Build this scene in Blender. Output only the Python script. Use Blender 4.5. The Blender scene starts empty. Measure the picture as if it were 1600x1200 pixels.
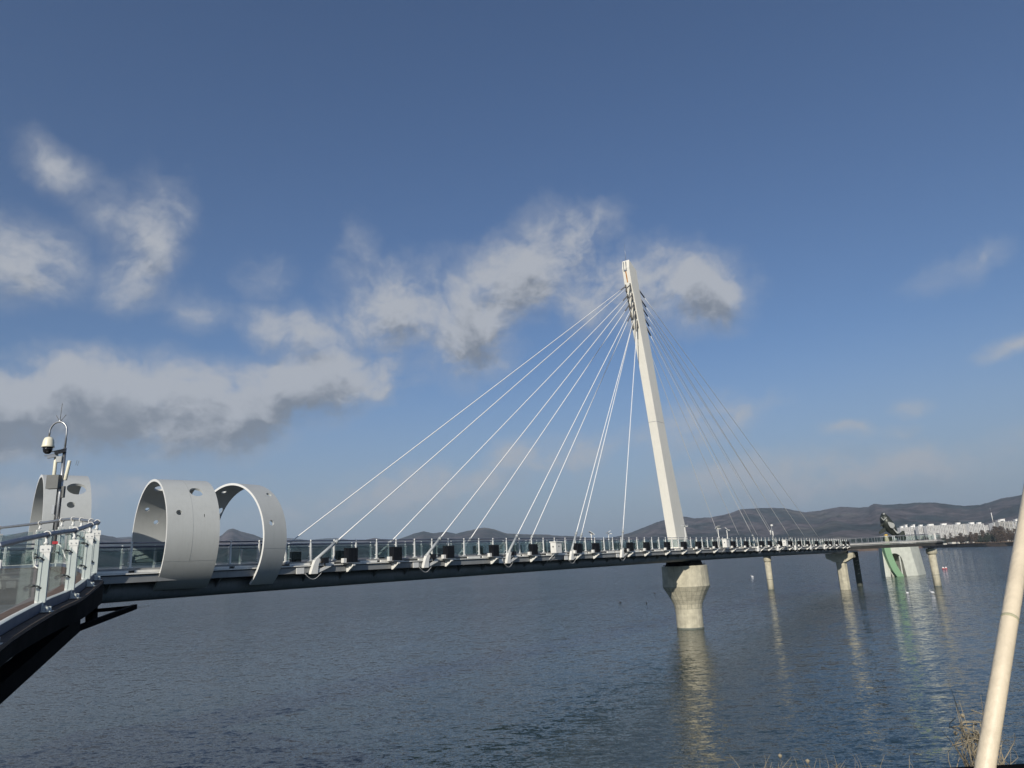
import bpy, bmesh, math, random
from math import sin, cos, pi, radians, atan2, asin, sqrt
from mathutils import Vector, Matrix, noise
R = random.Random(7)
scn = bpy.context.scene
col = scn.collection

# ------------------------------------------------------------------ camera, sky, sun, exposure
EYE = 9.363
PITCH, ROLL, FPX = radians(14.092), radians(2.704), 1106.96
cp, sp, cr, sr = cos(PITCH), sin(PITCH), cos(ROLL), sin(ROLL)
cam_d = bpy.data.cameras.new('camera'); cam = bpy.data.objects.new('camera', cam_d); col.objects.link(cam)
cam_d.sensor_width = 36; cam_d.lens = FPX/1600*36; cam_d.clip_start = .05; cam_d.clip_end = 60000
rt, up, fw = Vector((cr, sr*sp, -sr*cp)), Vector((sr, -cr*sp, cr*cp)), Vector((0, cp, sp))
cam.matrix_world = Matrix(((rt.x, up.x, -fw.x, 0), (rt.y, up.y, -fw.y, 0), (rt.z, up.z, -fw.z, EYE), (0, 0, 0, 1)))
cam_d.dof.use_dof = True; cam_d.dof.focus_distance = 70; cam_d.dof.aperture_fstop = 8.0
scn.camera = cam

def ray(x, y):                                   # direction seen at a point of the 1600 x 1200 view
    a = (x-800)/FPX; b = (y-600)/FPX
    X = a*cr - b*sr; u = -(a*sr + b*cr)
    return Vector((X, cp-u*sp, sp+u*cp))
def at(x, y, Y):
    r = ray(x, y); return r*(Y/r.y) + Vector((0, 0, EYE))
def on_z(x, y, z):
    r = ray(x, y); return r*((z-EYE)/r.z) + Vector((0, 0, EYE))
def azel(x, y):
    r = ray(x, y).normalized(); return atan2(r.x, r.y), asin(r.z)

SUN_AZ, SUN_EL = radians(194), radians(27)
sd = bpy.data.lights.new('sun', 'SUN'); sd.energy = 4.8; sd.angle = radians(.53); sd.color = (1, .93, .82)
sun = bpy.data.objects.new('sun', sd); col.objects.link(sun)
sv = Vector((sin(SUN_AZ)*cos(SUN_EL), cos(SUN_AZ)*cos(SUN_EL), sin(SUN_EL)))
sun.rotation_euler = sv.to_track_quat('Z', 'Y').to_euler()
scn.view_settings.view_transform = 'Standard'; scn.view_settings.look = 'None'
scn.view_settings.exposure = 0; scn.view_settings.gamma = 1; scn.view_settings.use_curve_mapping = False
scn.cycles.use_denoising = True
scn.cycles.max_bounces = 10; scn.cycles.transparent_max_bounces = 24
scn.cycles.volume_bounces = 0; scn.cycles.caustics_reflective = False; scn.cycles.caustics_refractive = False
scn.cycles.volume_max_steps = 64

SKY = .07
world = bpy.data.worlds.new('World'); scn.world = world; world.use_nodes = True
world.cycles.sampling_method = 'MANUAL'; world.cycles.sample_map_resolution = 256
nt = world.node_tree; N = nt.nodes; L = nt.links
for n in list(N): N.remove(n)
def nd(tree, typ, ins=None, **kw):
    n = tree.nodes.new(typ)
    for k, v in kw.items(): setattr(n, k, v)
    for k, v in (ins or {}).items():
        if isinstance(v, bpy.types.NodeSocket): tree.links.new(v, n.inputs[k])
        else: n.inputs[k].default_value = v
    return n
def mth(tree, op, *a, clamp=False):
    n = tree.nodes.new('ShaderNodeMath'); n.operation = op; n.use_clamp = clamp
    for i, v in enumerate(a):
        if isinstance(v, bpy.types.NodeSocket): tree.links.new(v, n.inputs[i])
        else: n.inputs[i].default_value = v
    return n.outputs[0]
sky = nd(nt, 'ShaderNodeTexSky', sky_type='NISHITA', sun_disc=False, sun_elevation=SUN_EL, sun_rotation=SUN_AZ,
         altitude=0, air_density=1.0, dust_density=.6, ozone_density=3.0)
# cloud field, a group of azimuth, elevation (radians)
BLOBS = [ # px, py, rx, ry, tilt deg, weight
 (30,405,135,95,0,.9),(225,385,75,120,-18,.86),(95,262,100,40,-22,.62),(170,330,60,60,0,.5),(455,520,95,42,-4,.92),(610,485,115,72,10,1.15),
 (555,425,50,75,0,.62),(420,430,60,50,0,.5),(735,505,90,100,-50,1.05),(820,430,150,85,24,1.0),(905,385,85,75,0,.98),(960,450,150,72,0,1.1),
 (1080,452,95,62,-10,1.12),(1005,430,80,58,0,1.05),(150,635,360,98,0,1.5),(30,640,240,110,0,1.5),(470,608,200,66,8,1.35),(340,640,180,80,4,1.3),(590,600,60,44,0,.9),(250,575,60,45,0,.6),
 (320,490,60,46,0,.6),(685,555,90,38,8,.6),(1110,665,130,50,10,.92),(860,708,115,34,4,1.0),(1340,742,310,50,2,.95),(1415,633,46,22,0,.75),(1325,680,46,18,0,.66),
 (1500,410,105,42,4,.56),(1590,545,60,24,0,.75),(1400,672,50,20,0,.6),(110,770,330,46,0,.85),(640,775,300,44,4,.78),(1180,750,170,44,0,.85),(1020,690,70,26,0,.6),(1480,720,160,22,3,.5)]
cg = bpy.data.node_groups.new('cloud_field', 'ShaderNodeTree')
cg.interface.new_socket('Vector', in_out='INPUT', socket_type='NodeSocketVector')
cg.interface.new_socket('Field', in_out='OUTPUT', socket_type='NodeSocketFloat')
cg.interface.new_socket('Base', in_out='OUTPUT', socket_type='NodeSocketFloat')
gi = cg.nodes.new('NodeGroupInput'); go = cg.nodes.new('NodeGroupOutput')
w0 = nd(cg, 'ShaderNodeTexNoise', {'Vector': gi.outputs[0], 'Scale': 7, 'Detail': 4, 'Roughness': .55}, noise_dimensions='2D')
wv = nd(cg, 'ShaderNodeVectorMath', {0: w0.outputs['Color'], 1: (.5, .5, .5)}, operation='SUBTRACT')
ws = nd(cg, 'ShaderNodeVectorMath', {0: wv.outputs[0], 3: .06}, operation='SCALE')
pv = nd(cg, 'ShaderNodeVectorMath', {0: gi.outputs[0], 1: ws.outputs[0]}, operation='ADD')
acc = None
for (x, y, rx, ry, tl, w) in BLOBS:
    a, e = azel(x, y)
    r0 = ray(x, y).normalized(); r1 = ray(x+10, y).normalized()
    k = sqrt((atan2(r1.x, r1.y)-a)**2 + (asin(r1.z)-e)**2)/10
    m = nd(cg, 'ShaderNodeMapping', {'Vector': pv.outputs[0], 'Location': (a, e, 0), 'Rotation': (0, 0, radians(tl-ROLL*0+2.7)), 'Scale': (rx*k, ry*k, 1)}, vector_type='TEXTURE')
    ln = nd(cg, 'ShaderNodeVectorMath', {0: m.outputs[0]}, operation='LENGTH')
    mr = nd(cg, 'ShaderNodeMapRange', {'Value': ln.outputs['Value'], 'From Min': 0, 'From Max': 1.6, 'To Min': w, 'To Max': 0}, interpolation_type='SMOOTHSTEP')
    acc = mr.outputs[0] if acc is None else mth(cg, 'MAXIMUM', acc, mr.outputs[0])
# the rest of the sky carries scattered clouds of the same kind
sx = nd(cg, 'ShaderNodeSeparateXYZ', {0: gi.outputs[0]})
away = nd(cg, 'ShaderNodeMapRange', {'Value': mth(cg, 'ABSOLUTE', sx.outputs[0]), 'From Min': .75, 'From Max': 1.2}, interpolation_type='SMOOTHSTEP')
gn = nd(cg, 'ShaderNodeTexNoise', {'Vector': gi.outputs[0], 'Scale': 1.6, 'Detail': 2})
gm = nd(cg, 'ShaderNodeMapRange', {'Value': gn.outputs[0], 'From Min': .5, 'From Max': .72, 'To Max': .95})
lowm = nd(cg, 'ShaderNodeMapRange', {'Value': sx.outputs[1], 'From Min': .75, 'From Max': .5})
acc = mth(cg, 'MAXIMUM', acc, mth(cg, 'MULTIPLY', mth(cg, 'MULTIPLY', away.outputs[0], gm.outputs[0]), lowm.outputs[0]))
st = nd(cg, 'ShaderNodeVectorMath', {0: pv.outputs[0], 1: (.9, 1.2, 1)}, operation='MULTIPLY')
n1 = nd(cg, 'ShaderNodeTexNoise', {'Vector': st.outputs[0], 'Scale': 13, 'Detail': 9, 'Roughness': .62}, noise_dimensions='2D')
n2 = nd(cg, 'ShaderNodeTexNoise', {'Vector': st.outputs[0], 'Scale': 5, 'Detail': 3, 'Roughness': .5}, noise_dimensions='2D')
wz = nd(cg, 'ShaderNodeTexNoise', {'Vector': gi.outputs[0], 'Scale': 30, 'Detail': 2}, noise_dimensions='2D')
wq = nd(cg, 'ShaderNodeVectorMath', {0: nd(cg, 'ShaderNodeVectorMath', {0: wz.outputs['Color'], 1: (.5, .5, .5)}, operation='SUBTRACT').outputs[0], 3: .035}, operation='SCALE')
vv_ = nd(cg, 'ShaderNodeVectorMath', {0: st.outputs[0], 1: wq.outputs[0]}, operation='ADD')
puff = None
for sc_, am_ in ((16, .50), (38, .34), (90, .14)):
    vo = nd(cg, 'ShaderNodeTexVoronoi', {'Vector': vv_.outputs[0], 'Scale': sc_}, feature='F1', voronoi_dimensions='2D')
    q_ = mth(cg, 'MULTIPLY', mth(cg, 'SUBTRACT', .42, vo.outputs['Distance']), am_)
    puff = q_ if puff is None else mth(cg, 'ADD', puff, q_)
nz = mth(cg, 'ADD', mth(cg, 'MULTIPLY', mth(cg, 'SUBTRACT', n1.outputs[0], .5), 2.2), mth(cg, 'MULTIPLY', mth(cg, 'SUBTRACT', n2.outputs[0], .5), 1.3))
nz = mth(cg, 'ADD', nz, puff)
fld = mth(cg, 'ADD', acc, mth(cg, 'MULTIPLY', nz, mth(cg, 'ADD', mth(cg, 'MULTIPLY', mth(cg, 'MINIMUM', acc, .95), .58), .14)))
cg.links.new(mth(cg, 'ADD', acc, mth(cg, 'MULTIPLY', mth(cg, 'SUBTRACT', n2.outputs[0], .5), .5)), go.inputs[1])
cg.links.new(fld, go.inputs[0])
tc = N.new('ShaderNodeTexCoord'); sx = nd(nt, 'ShaderNodeSeparateXYZ', {0: tc.outputs['Generated']})
az = mth(nt, 'ARCTAN2', sx.outputs[0], sx.outputs[1]); el = mth(nt, 'ARCSINE', sx.outputs[2])
vec = nd(nt, 'ShaderNodeCombineXYZ', {0: az, 1: el})
g1 = N.new('ShaderNodeGroup'); g1.node_tree = cg; L.new(vec.outputs[0], g1.inputs[0])
sh = nd(nt, 'ShaderNodeVectorMath', {0: vec.outputs[0], 1: (-.005, .034, 0)}, operation='ADD')
g2 = N.new('ShaderNodeGroup'); g2.node_tree = cg; L.new(sh.outputs[0], g2.inputs[0])
den = nd(nt, 'ShaderNodeMapRange', {'Value': g1.outputs[0], 'From Min': .20, 'From Max': 1.10, 'To Max': .92}, interpolation_type='SMOOTHSTEP')
veil = nd(nt, 'ShaderNodeMapRange', {'Value': g1.outputs[0], 'From Min': .10, 'From Max': .60, 'To Max': .26}, interpolation_type='SMOOTHSTEP')
denv = mth(nt, 'MAXIMUM', den.outputs[0], veil.outputs[0])
above = nd(nt, 'ShaderNodeMapRange', {'Value': mth(nt, 'SUBTRACT', g2.outputs[0], g1.outputs[0]), 'From Min': -.25, 'From Max': .30}, interpolation_type='SMOOTHSTEP')
thick = nd(nt, 'ShaderNodeMapRange', {'Value': g2.outputs[1], 'From Min': .85, 'From Max': 1.45})
# thick clouds low in the sky turn their grey undersides to the viewer
under = nd(nt, 'ShaderNodeMapRange', {'Value': g2.outputs[0], 'From Min': .75, 'From Max': 1.45}, interpolation_type='SMOOTHSTEP')
shade = mth(nt, 'ADD', mth(nt, 'MULTIPLY', above.outputs[0], .22), mth(nt, 'MULTIPLY', under.outputs[0], .70), clamp=True)
cc = nd(nt, 'ShaderNodeMix', {'Factor': shade, 'A': (.50, .52, .56, 1), 'B': (.185, .21, .255, 1)}, data_type='RGBA')
# low sky haze band
hz = nd(nt, 'ShaderNodeMapRange', {'Value': el, 'From Min': -.02, 'From Max': .30, 'To Min': .82, 'To Max': 0}, interpolation_type='SMOOTHSTEP')
tint = nd(nt, 'ShaderNodeMix', {'Factor': 1.0, 'A': sky.outputs[0], 'B': (.88, 1.03, 1.24, 1)}, data_type='RGBA', blend_type='MULTIPLY')
bs = nd(nt, 'ShaderNodeBackground', {'Color': tint.outputs['Result'], 'Strength': SKY})
bh = nd(nt, 'ShaderNodeBackground', {'Color': (.30, .36, .44, 1), 'Strength': 1.0})
bc = nd(nt, 'ShaderNodeBackground', {'Color': cc.outputs['Result'], 'Strength': .92})
m1 = nd(nt, 'ShaderNodeMixShader', {0: hz.outputs[0], 1: bs.outputs[0], 2: bh.outputs[0]})
m2 = nd(nt, 'ShaderNodeMixShader', {0: denv, 1: m1.outputs[0], 2: bc.outputs[0]})
wo = N.new('ShaderNodeOutputWorld'); L.new(m2.outputs[0], wo.inputs[0])

# ------------------------------------------------------------------ materials
def mat(name, c, rough=.6, metal=0, var=0., vs=3., bump=0., bs_=20., streak=0., c2=None, coords='Object', spec=.5):
    m = bpy.data.materials.new(name); m.use_nodes = True; t = m.node_tree
    p = t.nodes['Principled BSDF']; p.inputs['Roughness'].default_value = rough; p.inputs['Metallic'].default_value = metal
    p.inputs['Specular IOR Level'].default_value = spec
    p.inputs['Base Color'].default_value = (*c, 1)
    if var or c2 or bump or streak:
        tcn = t.nodes.new('ShaderNodeTexCoord').outputs[coords]
    if var or c2:
        nz = nd(t, 'ShaderNodeTexNoise', {'Vector': tcn, 'Scale': vs, 'Detail': 6, 'Roughness': .6})
        d = c2 or tuple(x*(1-var) for x in c)
        rp = nd(t, 'ShaderNodeMapRange', {'Value': nz.outputs[0], 'From Min': .35, 'From Max': .68})
        mx = nd(t, 'ShaderNodeMix', {'Factor': rp.outputs[0], 'A': (*c, 1), 'B': (*d, 1)}, data_type='RGBA')
        outc = mx.outputs['Result']
        if streak:
            mp = nd(t, 'ShaderNodeMapping', {'Vector': tcn, 'Scale': (6, 6, .25)})
            n3 = nd(t, 'ShaderNodeTexNoise', {'Vector': mp.outputs[0], 'Scale': 1.2, 'Detail': 5, 'Roughness': .7})
            r3 = nd(t, 'ShaderNodeMapRange', {'Value': n3.outputs[0], 'From Min': .5, 'From Max': .75, 'To Max': streak})
            m3 = nd(t, 'ShaderNodeMix', {'Factor': r3.outputs[0], 'A': outc, 'B': (*[x*.35 for x in c], 1)}, data_type='RGBA')
            outc = m3.outputs['Result']
        t.links.new(outc, p.inputs['Base Color'])
        rr = nd(t, 'ShaderNodeMapRange', {'Value': nz.outputs[0], 'To Min': max(.02, rough-.12), 'To Max': min(1, rough+.12)})
        t.links.new(rr.outputs[0], p.inputs['Roughness'])
    if bump:
        nb = nd(t, 'ShaderNodeTexNoise', {'Vector': tcn, 'Scale': bs_, 'Detail': 5})
        b = nd(t, 'ShaderNodeBump', {'Height': nb.outputs[0], 'Strength': bump, 'Distance': .02})
        t.links.new(b.outputs[0], p.inputs['Normal'])
    return m
def glassy(name, tint, rough=.02, refl=.4):
    m = bpy.data.materials.new(name); m.use_nodes = True; t = m.node_tree
    for n in list(t.nodes): t.nodes.remove(n)
    tr = nd(t, 'ShaderNodeBsdfTransparent', {'Color': (*tint, 1)}); gl = nd(t, 'ShaderNodeBsdfGlossy', {'Roughness': rough, 'Color': (.9, .95, .95, 1)})
    fr = nd(t, 'ShaderNodeFresnel', {'IOR': 1.32})
    mx = nd(t, 'ShaderNodeMixShader', {0: mth(t, 'MULTIPLY', fr.outputs[0], refl), 1: tr.outputs[0], 2: gl.outputs[0]})
    o = t.nodes.new('ShaderNodeOutputMaterial'); t.links.new(mx.outputs[0], o.inputs[0]); return m
M = dict(
 white=mat('white_paint', (.78, .77, .72), .42, var=.12, vs=1.5, streak=.18),
 cable=mat('white_cable', (.8, .8, .78), .4),
 darkcable=mat('grey_socket', (.14, .135, .13), .5, var=.3),
 ring=mat('silver_paint', (.45, .465, .45), .46, var=.07, vs=.8, streak=.14),
 rim=mat('rim_sunlit', (.74, .74, .71), .45),  # end faces coloured lighter than the shell, for the sun on them
 pylon=mat('cream_paint', (.80, .775, .69), .5, var=.07, vs=.35, streak=.18),
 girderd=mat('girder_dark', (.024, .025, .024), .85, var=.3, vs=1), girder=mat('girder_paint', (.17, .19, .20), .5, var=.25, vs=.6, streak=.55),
 fascia=mat('fascia_grey', (.27, .28, .28), .55, var=.2, vs=1.0, streak=.3),
 deck=mat('deck_panel', (.33, .33, .32), .7, var=.3, vs=1.2),
 steel=mat('rail_steel', (.22, .25, .30), .32, metal=.75, var=.15),
 rail_blue=mat('rail_blue', (.085, .105, .16), .35, metal=.3, var=.2, vs=8),
 post=mat('post_white', (.74, .75, .72), .4, var=.1, vs=4),
 greypost=mat('post_grey', (.36, .38, .38), .5, var=.2),
 black=mat('black_box', (.006, .006, .008), .3, var=.2),
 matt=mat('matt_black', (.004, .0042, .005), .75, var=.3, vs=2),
 conc=mat('pier_concrete', (.58, .54, .41), .85, var=.34, vs=1.1, bump=.5, bs_=9, streak=.6),
 concw=mat('pale_concrete', (.55, .57, .50), .85, var=.18, vs=.6, bump=.4, streak=.35),
 concd=mat('mossy_shaded_concrete', (.15, .165, .14), .9, var=.4, vs=1.5, bump=.5),  # moss on tide lines; on the plaza pier the dark stands for shade
 green=mat('green_paint', (.20, .35, .20), .55, var=.12),
 fish=mat('fish_bronze', (.06, .068, .055), .42, metal=.3, var=.5, vs=1.5, bump=.4, bs_=3),
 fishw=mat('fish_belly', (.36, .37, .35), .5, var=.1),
 wood=mat('deck_wood', (.135, .095, .072), .8, var=.3, vs=6),
 floor=mat('platform_floor', (.20, .185, .17), .8, var=.3, vs=1.2),
 kerb=mat('kerb_steel', (.09, .11, .16), .5, metal=.0, var=.1),
 cream=mat('cream_plastic', (.78, .74, .58), .4),
 dome=mat('dark_dome', (.01, .01, .012), .12),
 galv=mat('galvanised', (.42, .43, .44), .38, metal=.8, var=.2, vs=8),
 sleeve=mat('sleeve_grey', (.40, .42, .42), .5, var=.15), boxg=mat('grey_box', (.13, .135, .13), .6, var=.15),
 rust=mat('rust', (.50, .22, .05), .8, var=.3),
 red=mat('red_notice', (.55, .06, .07), .6),
 pole=mat('beige_pole', (.70, .60, .44), .5, var=.13, vs=10, bump=.2, bs_=40),
 yellow=mat('yellow_cap', (.7, .45, .08), .6),
 beige=mat('beige_cover', (.45, .43, .28), .8, var=.1),
 wallw=mat('apartment_wall', (.86, .85, .81), .8, var=.1, vs=.05),
 wallc=mat('apartment_cream', (.60, .58, .52), .8, var=.1, vs=.05),
 win=mat('apartment_window', (.05, .06, .075), .2),
 bark=mat('bark', (.10, .08, .065), .9, var=.2),
 twig=mat('bare_twigs', (.10, .075, .055), .9, var=.3, vs=.3),
 pine=mat('evergreen', (.035, .05, .03), .9, var=.4, vs=.3),
 reed=mat('dry_reeds', (.105, .062, .042), .95, c2=(.17, .125, .075), vs=.05),
 straw=mat('dry_straw', (.33, .28, .19), .8, var=.4, vs=12),
 soil=mat('bank_soil', (.09, .075, .055), .95, var=.4, vs=2, bump=1),
 land=mat('lowland', (.10, .085, .062), .95, c2=(.06, .065, .045), vs=.01),
 feather=mat('feather_white', (.75, .75, .75), .7), featherd=mat('feather_dark', (.03, .03, .03), .7),
 glass=glassy('rail_glass', (.76, .81, .81)), glassc=glassy('clear_glass', (.86, .90, .89), .02, .2),
)
def hill_mat():
    m = bpy.data.materials.new('winter_forest'); m.use_nodes = True; t = m.node_tree; p = t.nodes['Principled BSDF']
    p.inputs['Roughness'].default_value = 1; p.inputs['Specular IOR Level'].default_value = 0
    tcn = t.nodes.new('ShaderNodeTexCoord').outputs['Object']
    a = nd(t, 'ShaderNodeTexNoise', {'Vector': tcn, 'Scale': .0022, 'Detail': 8, 'Roughness': .65})
    b = nd(t, 'ShaderNodeTexNoise', {'Vector': tcn, 'Scale': .0011, 'Detail': 5})
    c = nd(t, 'ShaderNodeTexNoise', {'Vector': tcn, 'Scale': .012, 'Detail': 7, 'Roughness': .7})
    r1 = nd(t, 'ShaderNodeMapRange', {'Value': a.outputs[0], 'From Min': .46, 'From Max': .56})
    r2 = nd(t, 'ShaderNodeMapRange', {'Value': b.outputs[0], 'From Min': .58, 'From Max': .72})
    x = nd(t, 'ShaderNodeMix', {'Factor': r1.outputs[0], 'A': (.082, .068, .070, 1), 'B': (.026, .035, .037, 1)}, data_type='RGBA')
    y = nd(t, 'ShaderNodeMix', {'Factor': r2.outputs[0], 'A': x.outputs['Result'], 'B': (.15, .125, .105, 1)}, data_type='RGBA')
    cm = nd(t, 'ShaderNodeMapRange', {'Value': c.outputs[0], 'From Min': .36, 'From Max': .64})
    z = nd(t, 'ShaderNodeMix', {'Factor': cm.outputs[0], 'A': (.25, .25, .25, 1), 'B': (1.75, 1.75, 1.75, 1)}, data_type='RGBA')
    w = nd(t, 'ShaderNodeMix', {'Factor': 1., 'A': y.outputs['Result'], 'B': z.outputs['Result']}, data_type='RGBA', blend_type='MULTIPLY')
    t.links.new(w.outputs['Result'], p.inputs['Base Color']); return m
M['hill'] = hill_mat()
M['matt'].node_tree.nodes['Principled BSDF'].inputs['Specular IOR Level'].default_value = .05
def water_mat():
    m = bpy.data.materials.new('lake_water'); m.use_nodes = True; t = m.node_tree; p = t.nodes['Principled BSDF']
    p.inputs['Roughness'].default_value = .06; p.inputs['IOR'].default_value = 1.42
    tcn = t.nodes.new('ShaderNodeTexCoord').outputs['Object']
    gn = nd(t, 'ShaderNodeTexNoise', {'Vector': tcn, 'Scale': .012, 'Detail': 3})
    cm = nd(t, 'ShaderNodeMix', {'Factor': gn.outputs[0], 'A': (.014, .028, .027, 1), 'B': (.017, .032, .031, 1)}, data_type='RGBA')
    t.links.new(cm.outputs['Result'], p.inputs['Base Color'])
    # surface slopes of wind ripples, summed over four wave sizes (a direction field, so it stays right far away too)
    patch = nd(t, 'ShaderNodeTexNoise', {'Vector': tcn, 'Scale': .025, 'Detail': 4, 'Roughness': .6})
    pr = nd(t, 'ShaderNodeMapRange', {'Value': patch.outputs[0], 'From Min': .35, 'From Max': .65, 'To Min': .40, 'To Max': .52})
    tot = None
    for (rot, stretch, sc, det, dist, ax, ay) in ((-14, .4, .7, 2, .4, .16, .40), (16, .42, 2.3, 3, .8, .70, 1.30), (34, .55, 6.0, 3, .8, .85, 1.30), (-20, .8, 15.0, 1, .5, .5, .6)):
        mp = nd(t, 'ShaderNodeMapping', {'Vector': tcn, 'Rotation': (0, 0, radians(rot)), 'Scale': (stretch, 1, 1)})
        n = nd(t, 'ShaderNodeTexNoise', {'Vector': mp.outputs[0], 'Scale': sc, 'Detail': det, 'Roughness': .58, 'Distortion': dist})
        d = nd(t, 'ShaderNodeVectorMath', {0: n.outputs['Color'], 1: (.5, .5, .5)}, operation='SUBTRACT')
        e = nd(t, 'ShaderNodeVectorMath', {0: d.outputs[0], 1: (ax, ay, 0)}, operation='MULTIPLY')
        tot = e.outputs[0] if tot is None else nd(t, 'ShaderNodeVectorMath', {0: tot, 1: e.outputs[0]}, operation='ADD').outputs[0]
    py_ = nd(t, 'ShaderNodeSeparateXYZ', {0: tcn})
    wind = nd(t, 'ShaderNodeMapRange', {'Value': py_.outputs[1], 'From Min': 70, 'From Max': 190, 'To Min': 1.0, 'To Max': 2.3})
    tot = nd(t, 'ShaderNodeVectorMath', {0: tot, 3: mth(t, 'MULTIPLY', pr.outputs[0], wind.outputs[0])}, operation='SCALE').outputs[0]
    up_ = nd(t, 'ShaderNodeVectorMath', {0: tot, 1: (0, 0, 1)}, operation='ADD').outputs[0]
    nn = nd(t, 'ShaderNodeVectorMath', {0: up_}, operation='NORMALIZE').outputs[0]
    t.links.new(nn, p.inputs['Normal']); return m
M['water'] = water_mat()

# ------------------------------------------------------------------ mesh helpers
class MB:
    def __init__(s): s.v = []; s.f = []; s.sm = []
    def add(s, vs, fs, smooth=False, X=None):
        o = len(s.v); s.v += [tuple(X @ Vector(q)) if X is not None else tuple(q) for q in vs]
        s.f += [tuple(i+o for i in f) for f in fs]; s.sm += [smooth]*len(fs); return s
    def box(s, a, b, X=None):
        (x0, y0, z0), (x1, y1, z1) = a, b
        return s.add([(x0,y0,z0),(x1,y0,z0),(x1,y1,z0),(x0,y1,z0),(x0,y0,z1),(x1,y0,z1),(x1,y1,z1),(x0,y1,z1)],
                     [(3,2,1,0),(4,5,6,7),(0,1,5,4),(1,2,6,5),(2,3,7,6),(3,0,4,7)], X=X)
    def cbox(s, c, d, X=None): return s.box([c[i]-d[i]/2 for i in range(3)], [c[i]+d[i]/2 for i in range(3)], X)
    def tube(s, pts, r, n=10, cap=True, smooth=True):
        pts = [Vector(q) for q in pts]; rs = r if isinstance(r, (list, tuple)) else [r]*len(pts)
        o = len(s.v); ref = None
        for i, q in enumerate(pts):
            d = (pts[min(i+1, len(pts)-1)]-pts[max(i-1, 0)]).normalized()
            if ref is None: ref = Vector((0, 0, 1)) if abs(d.z) < .9 else Vector((1, 0, 0))
            u = (ref - d*ref.dot(d)).normalized(); w = d.cross(u); ref = u
            for k in range(n):
                a = 2*pi*k/n; s.v.append(tuple(q+(u*cos(a)+w*sin(a))*rs[i]))
        for i in range(len(pts)-1):
            for k in range(n):
                a, b = o+i*n+k, o+i*n+(k+1) % n
                s.f.append((a, b, b+n, a+n)); s.sm.append(smooth)
        if cap:
            s.f.append(tuple(reversed(range(o, o+n)))); s.sm.append(False)
            e = o+(len(pts)-1)*n; s.f.append(tuple(range(e, e+n))); s.sm.append(False)
        return s
    def lathe(s, prof, n=24, c=(0, 0, 0), smooth=True, sx=1, sy=1):
        o = len(s.v)
        for (r, z) in prof:
            for k in range(n):
                a = 2*pi*k/n; s.v.append((c[0]+r*cos(a)*sx, c[1]+r*sin(a)*sy, c[2]+z))
        for i in range(len(prof)-1):
            for k in range(n):
                a, b = o+i*n+k, o+i*n+(k+1) % n; s.f.append((a, b, b+n, a+n)); s.sm.append(smooth)
        s.f.append(tuple(reversed(range(o, o+n)))); s.sm.append(False)
        e = o+(len(prof)-1)*n; s.f.append(tuple(range(e, e+n))); s.sm.append(False)
        return s
    def prism(s, poly, fn, a, b):      # poly in 2D, fn(u, v, w) -> 3D, w from a to b
        n = len(poly); o = len(s.v)
        s.v += [tuple(fn(u, v, a)) for u, v in poly]+[tuple(fn(u, v, b)) for u, v in poly]
        s.f += [tuple(o+i for i in range(n)), tuple(o+n+i for i in reversed(range(n)))]; s.sm += [False, False]
        for i in range(n):
            j = (i+1) % n; s.f.append((o+j, o+i, o+n+i, o+n+j)); s.sm.append(False)
        return s
    def mesh(s, name, m):
        me = bpy.data.meshes.new(name); me.from_pydata(s.v, [], s.f); me.polygons.foreach_set('use_smooth', s.sm)
        if m: me.materials.append(m)
        bm = bmesh.new(); bm.from_mesh(me); bmesh.ops.recalc_face_normals(bm, faces=bm.faces); bm.to_mesh(me); bm.free()
        me.update(); return me
    def build(s, name, m, parent=None, **kw): return link(name, s.mesh(name, m), parent, **kw)
def link(name, me, parent=None, loc=None, rot=None, label=None, cat=None, group=None, kind=None):
    o = bpy.data.objects.new(name, me); col.objects.link(o)
    if parent: o.parent = parent
    if loc is not None: o.location = loc
    if rot is not None: o.rotation_euler = rot
    tag(o, label, cat, group, kind); return o
def tag(o, label=None, cat=None, group=None, kind=None):
    for k, v in (('label', label), ('category', cat), ('group', group), ('kind', kind)):
        if v: o[k] = v
    return o
def thing(name, label, cat, loc=(0, 0, 0), rz=0, group=None): return link(name, None, None, loc, (0, 0, rz), label, cat, group)

# bridge frame: x = across (towards the viewer), y = along (away from the shore), z up
TH = radians(36.472); P0 = Vector((21.5444, 96.6989, 0))
F = Matrix.Translation(P0) @ Matrix.Rotation(-TH, 4, 'Z')
def W(off, t, z): return F @ Vector((off, t, z))
def bthing(name, label, cat, off=0, t=0, z=0, group=None, rz=0):
    return thing(name, label, cat, W(off, t, z), -TH+rz, group)
def zr(t): return 11.366-.0015*t-.165*(t/60)**2      # top of the handrail
ORD = ['first','second','third','fourth','fifth','sixth','seventh','eighth','ninth','tenth','eleventh','twelfth','thirteenth','fourteenth','fifteenth','sixteenth','seventeenth','eighteenth']

# ------------------------------------------------------------------ setting: water, shores, hills
wm = MB(); wm.add([(-26000, -3000, 0), (26000, -3000, 0), (26000, 30000, 0), (-26000, 30000, 0)], [(0, 1, 2, 3)])
wm.build('lake_water', M['water'], kind='structure', label='slate blue rippled lake under the footbridge')

def fbm(x, y, s=0.): return noise.fractal(Vector((x, y, s)), 1.0, 2.1, 5)
def ridge(x, y, s=0.): return 1-abs(noise.noise(Vector((x, y, s))))*2

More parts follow.
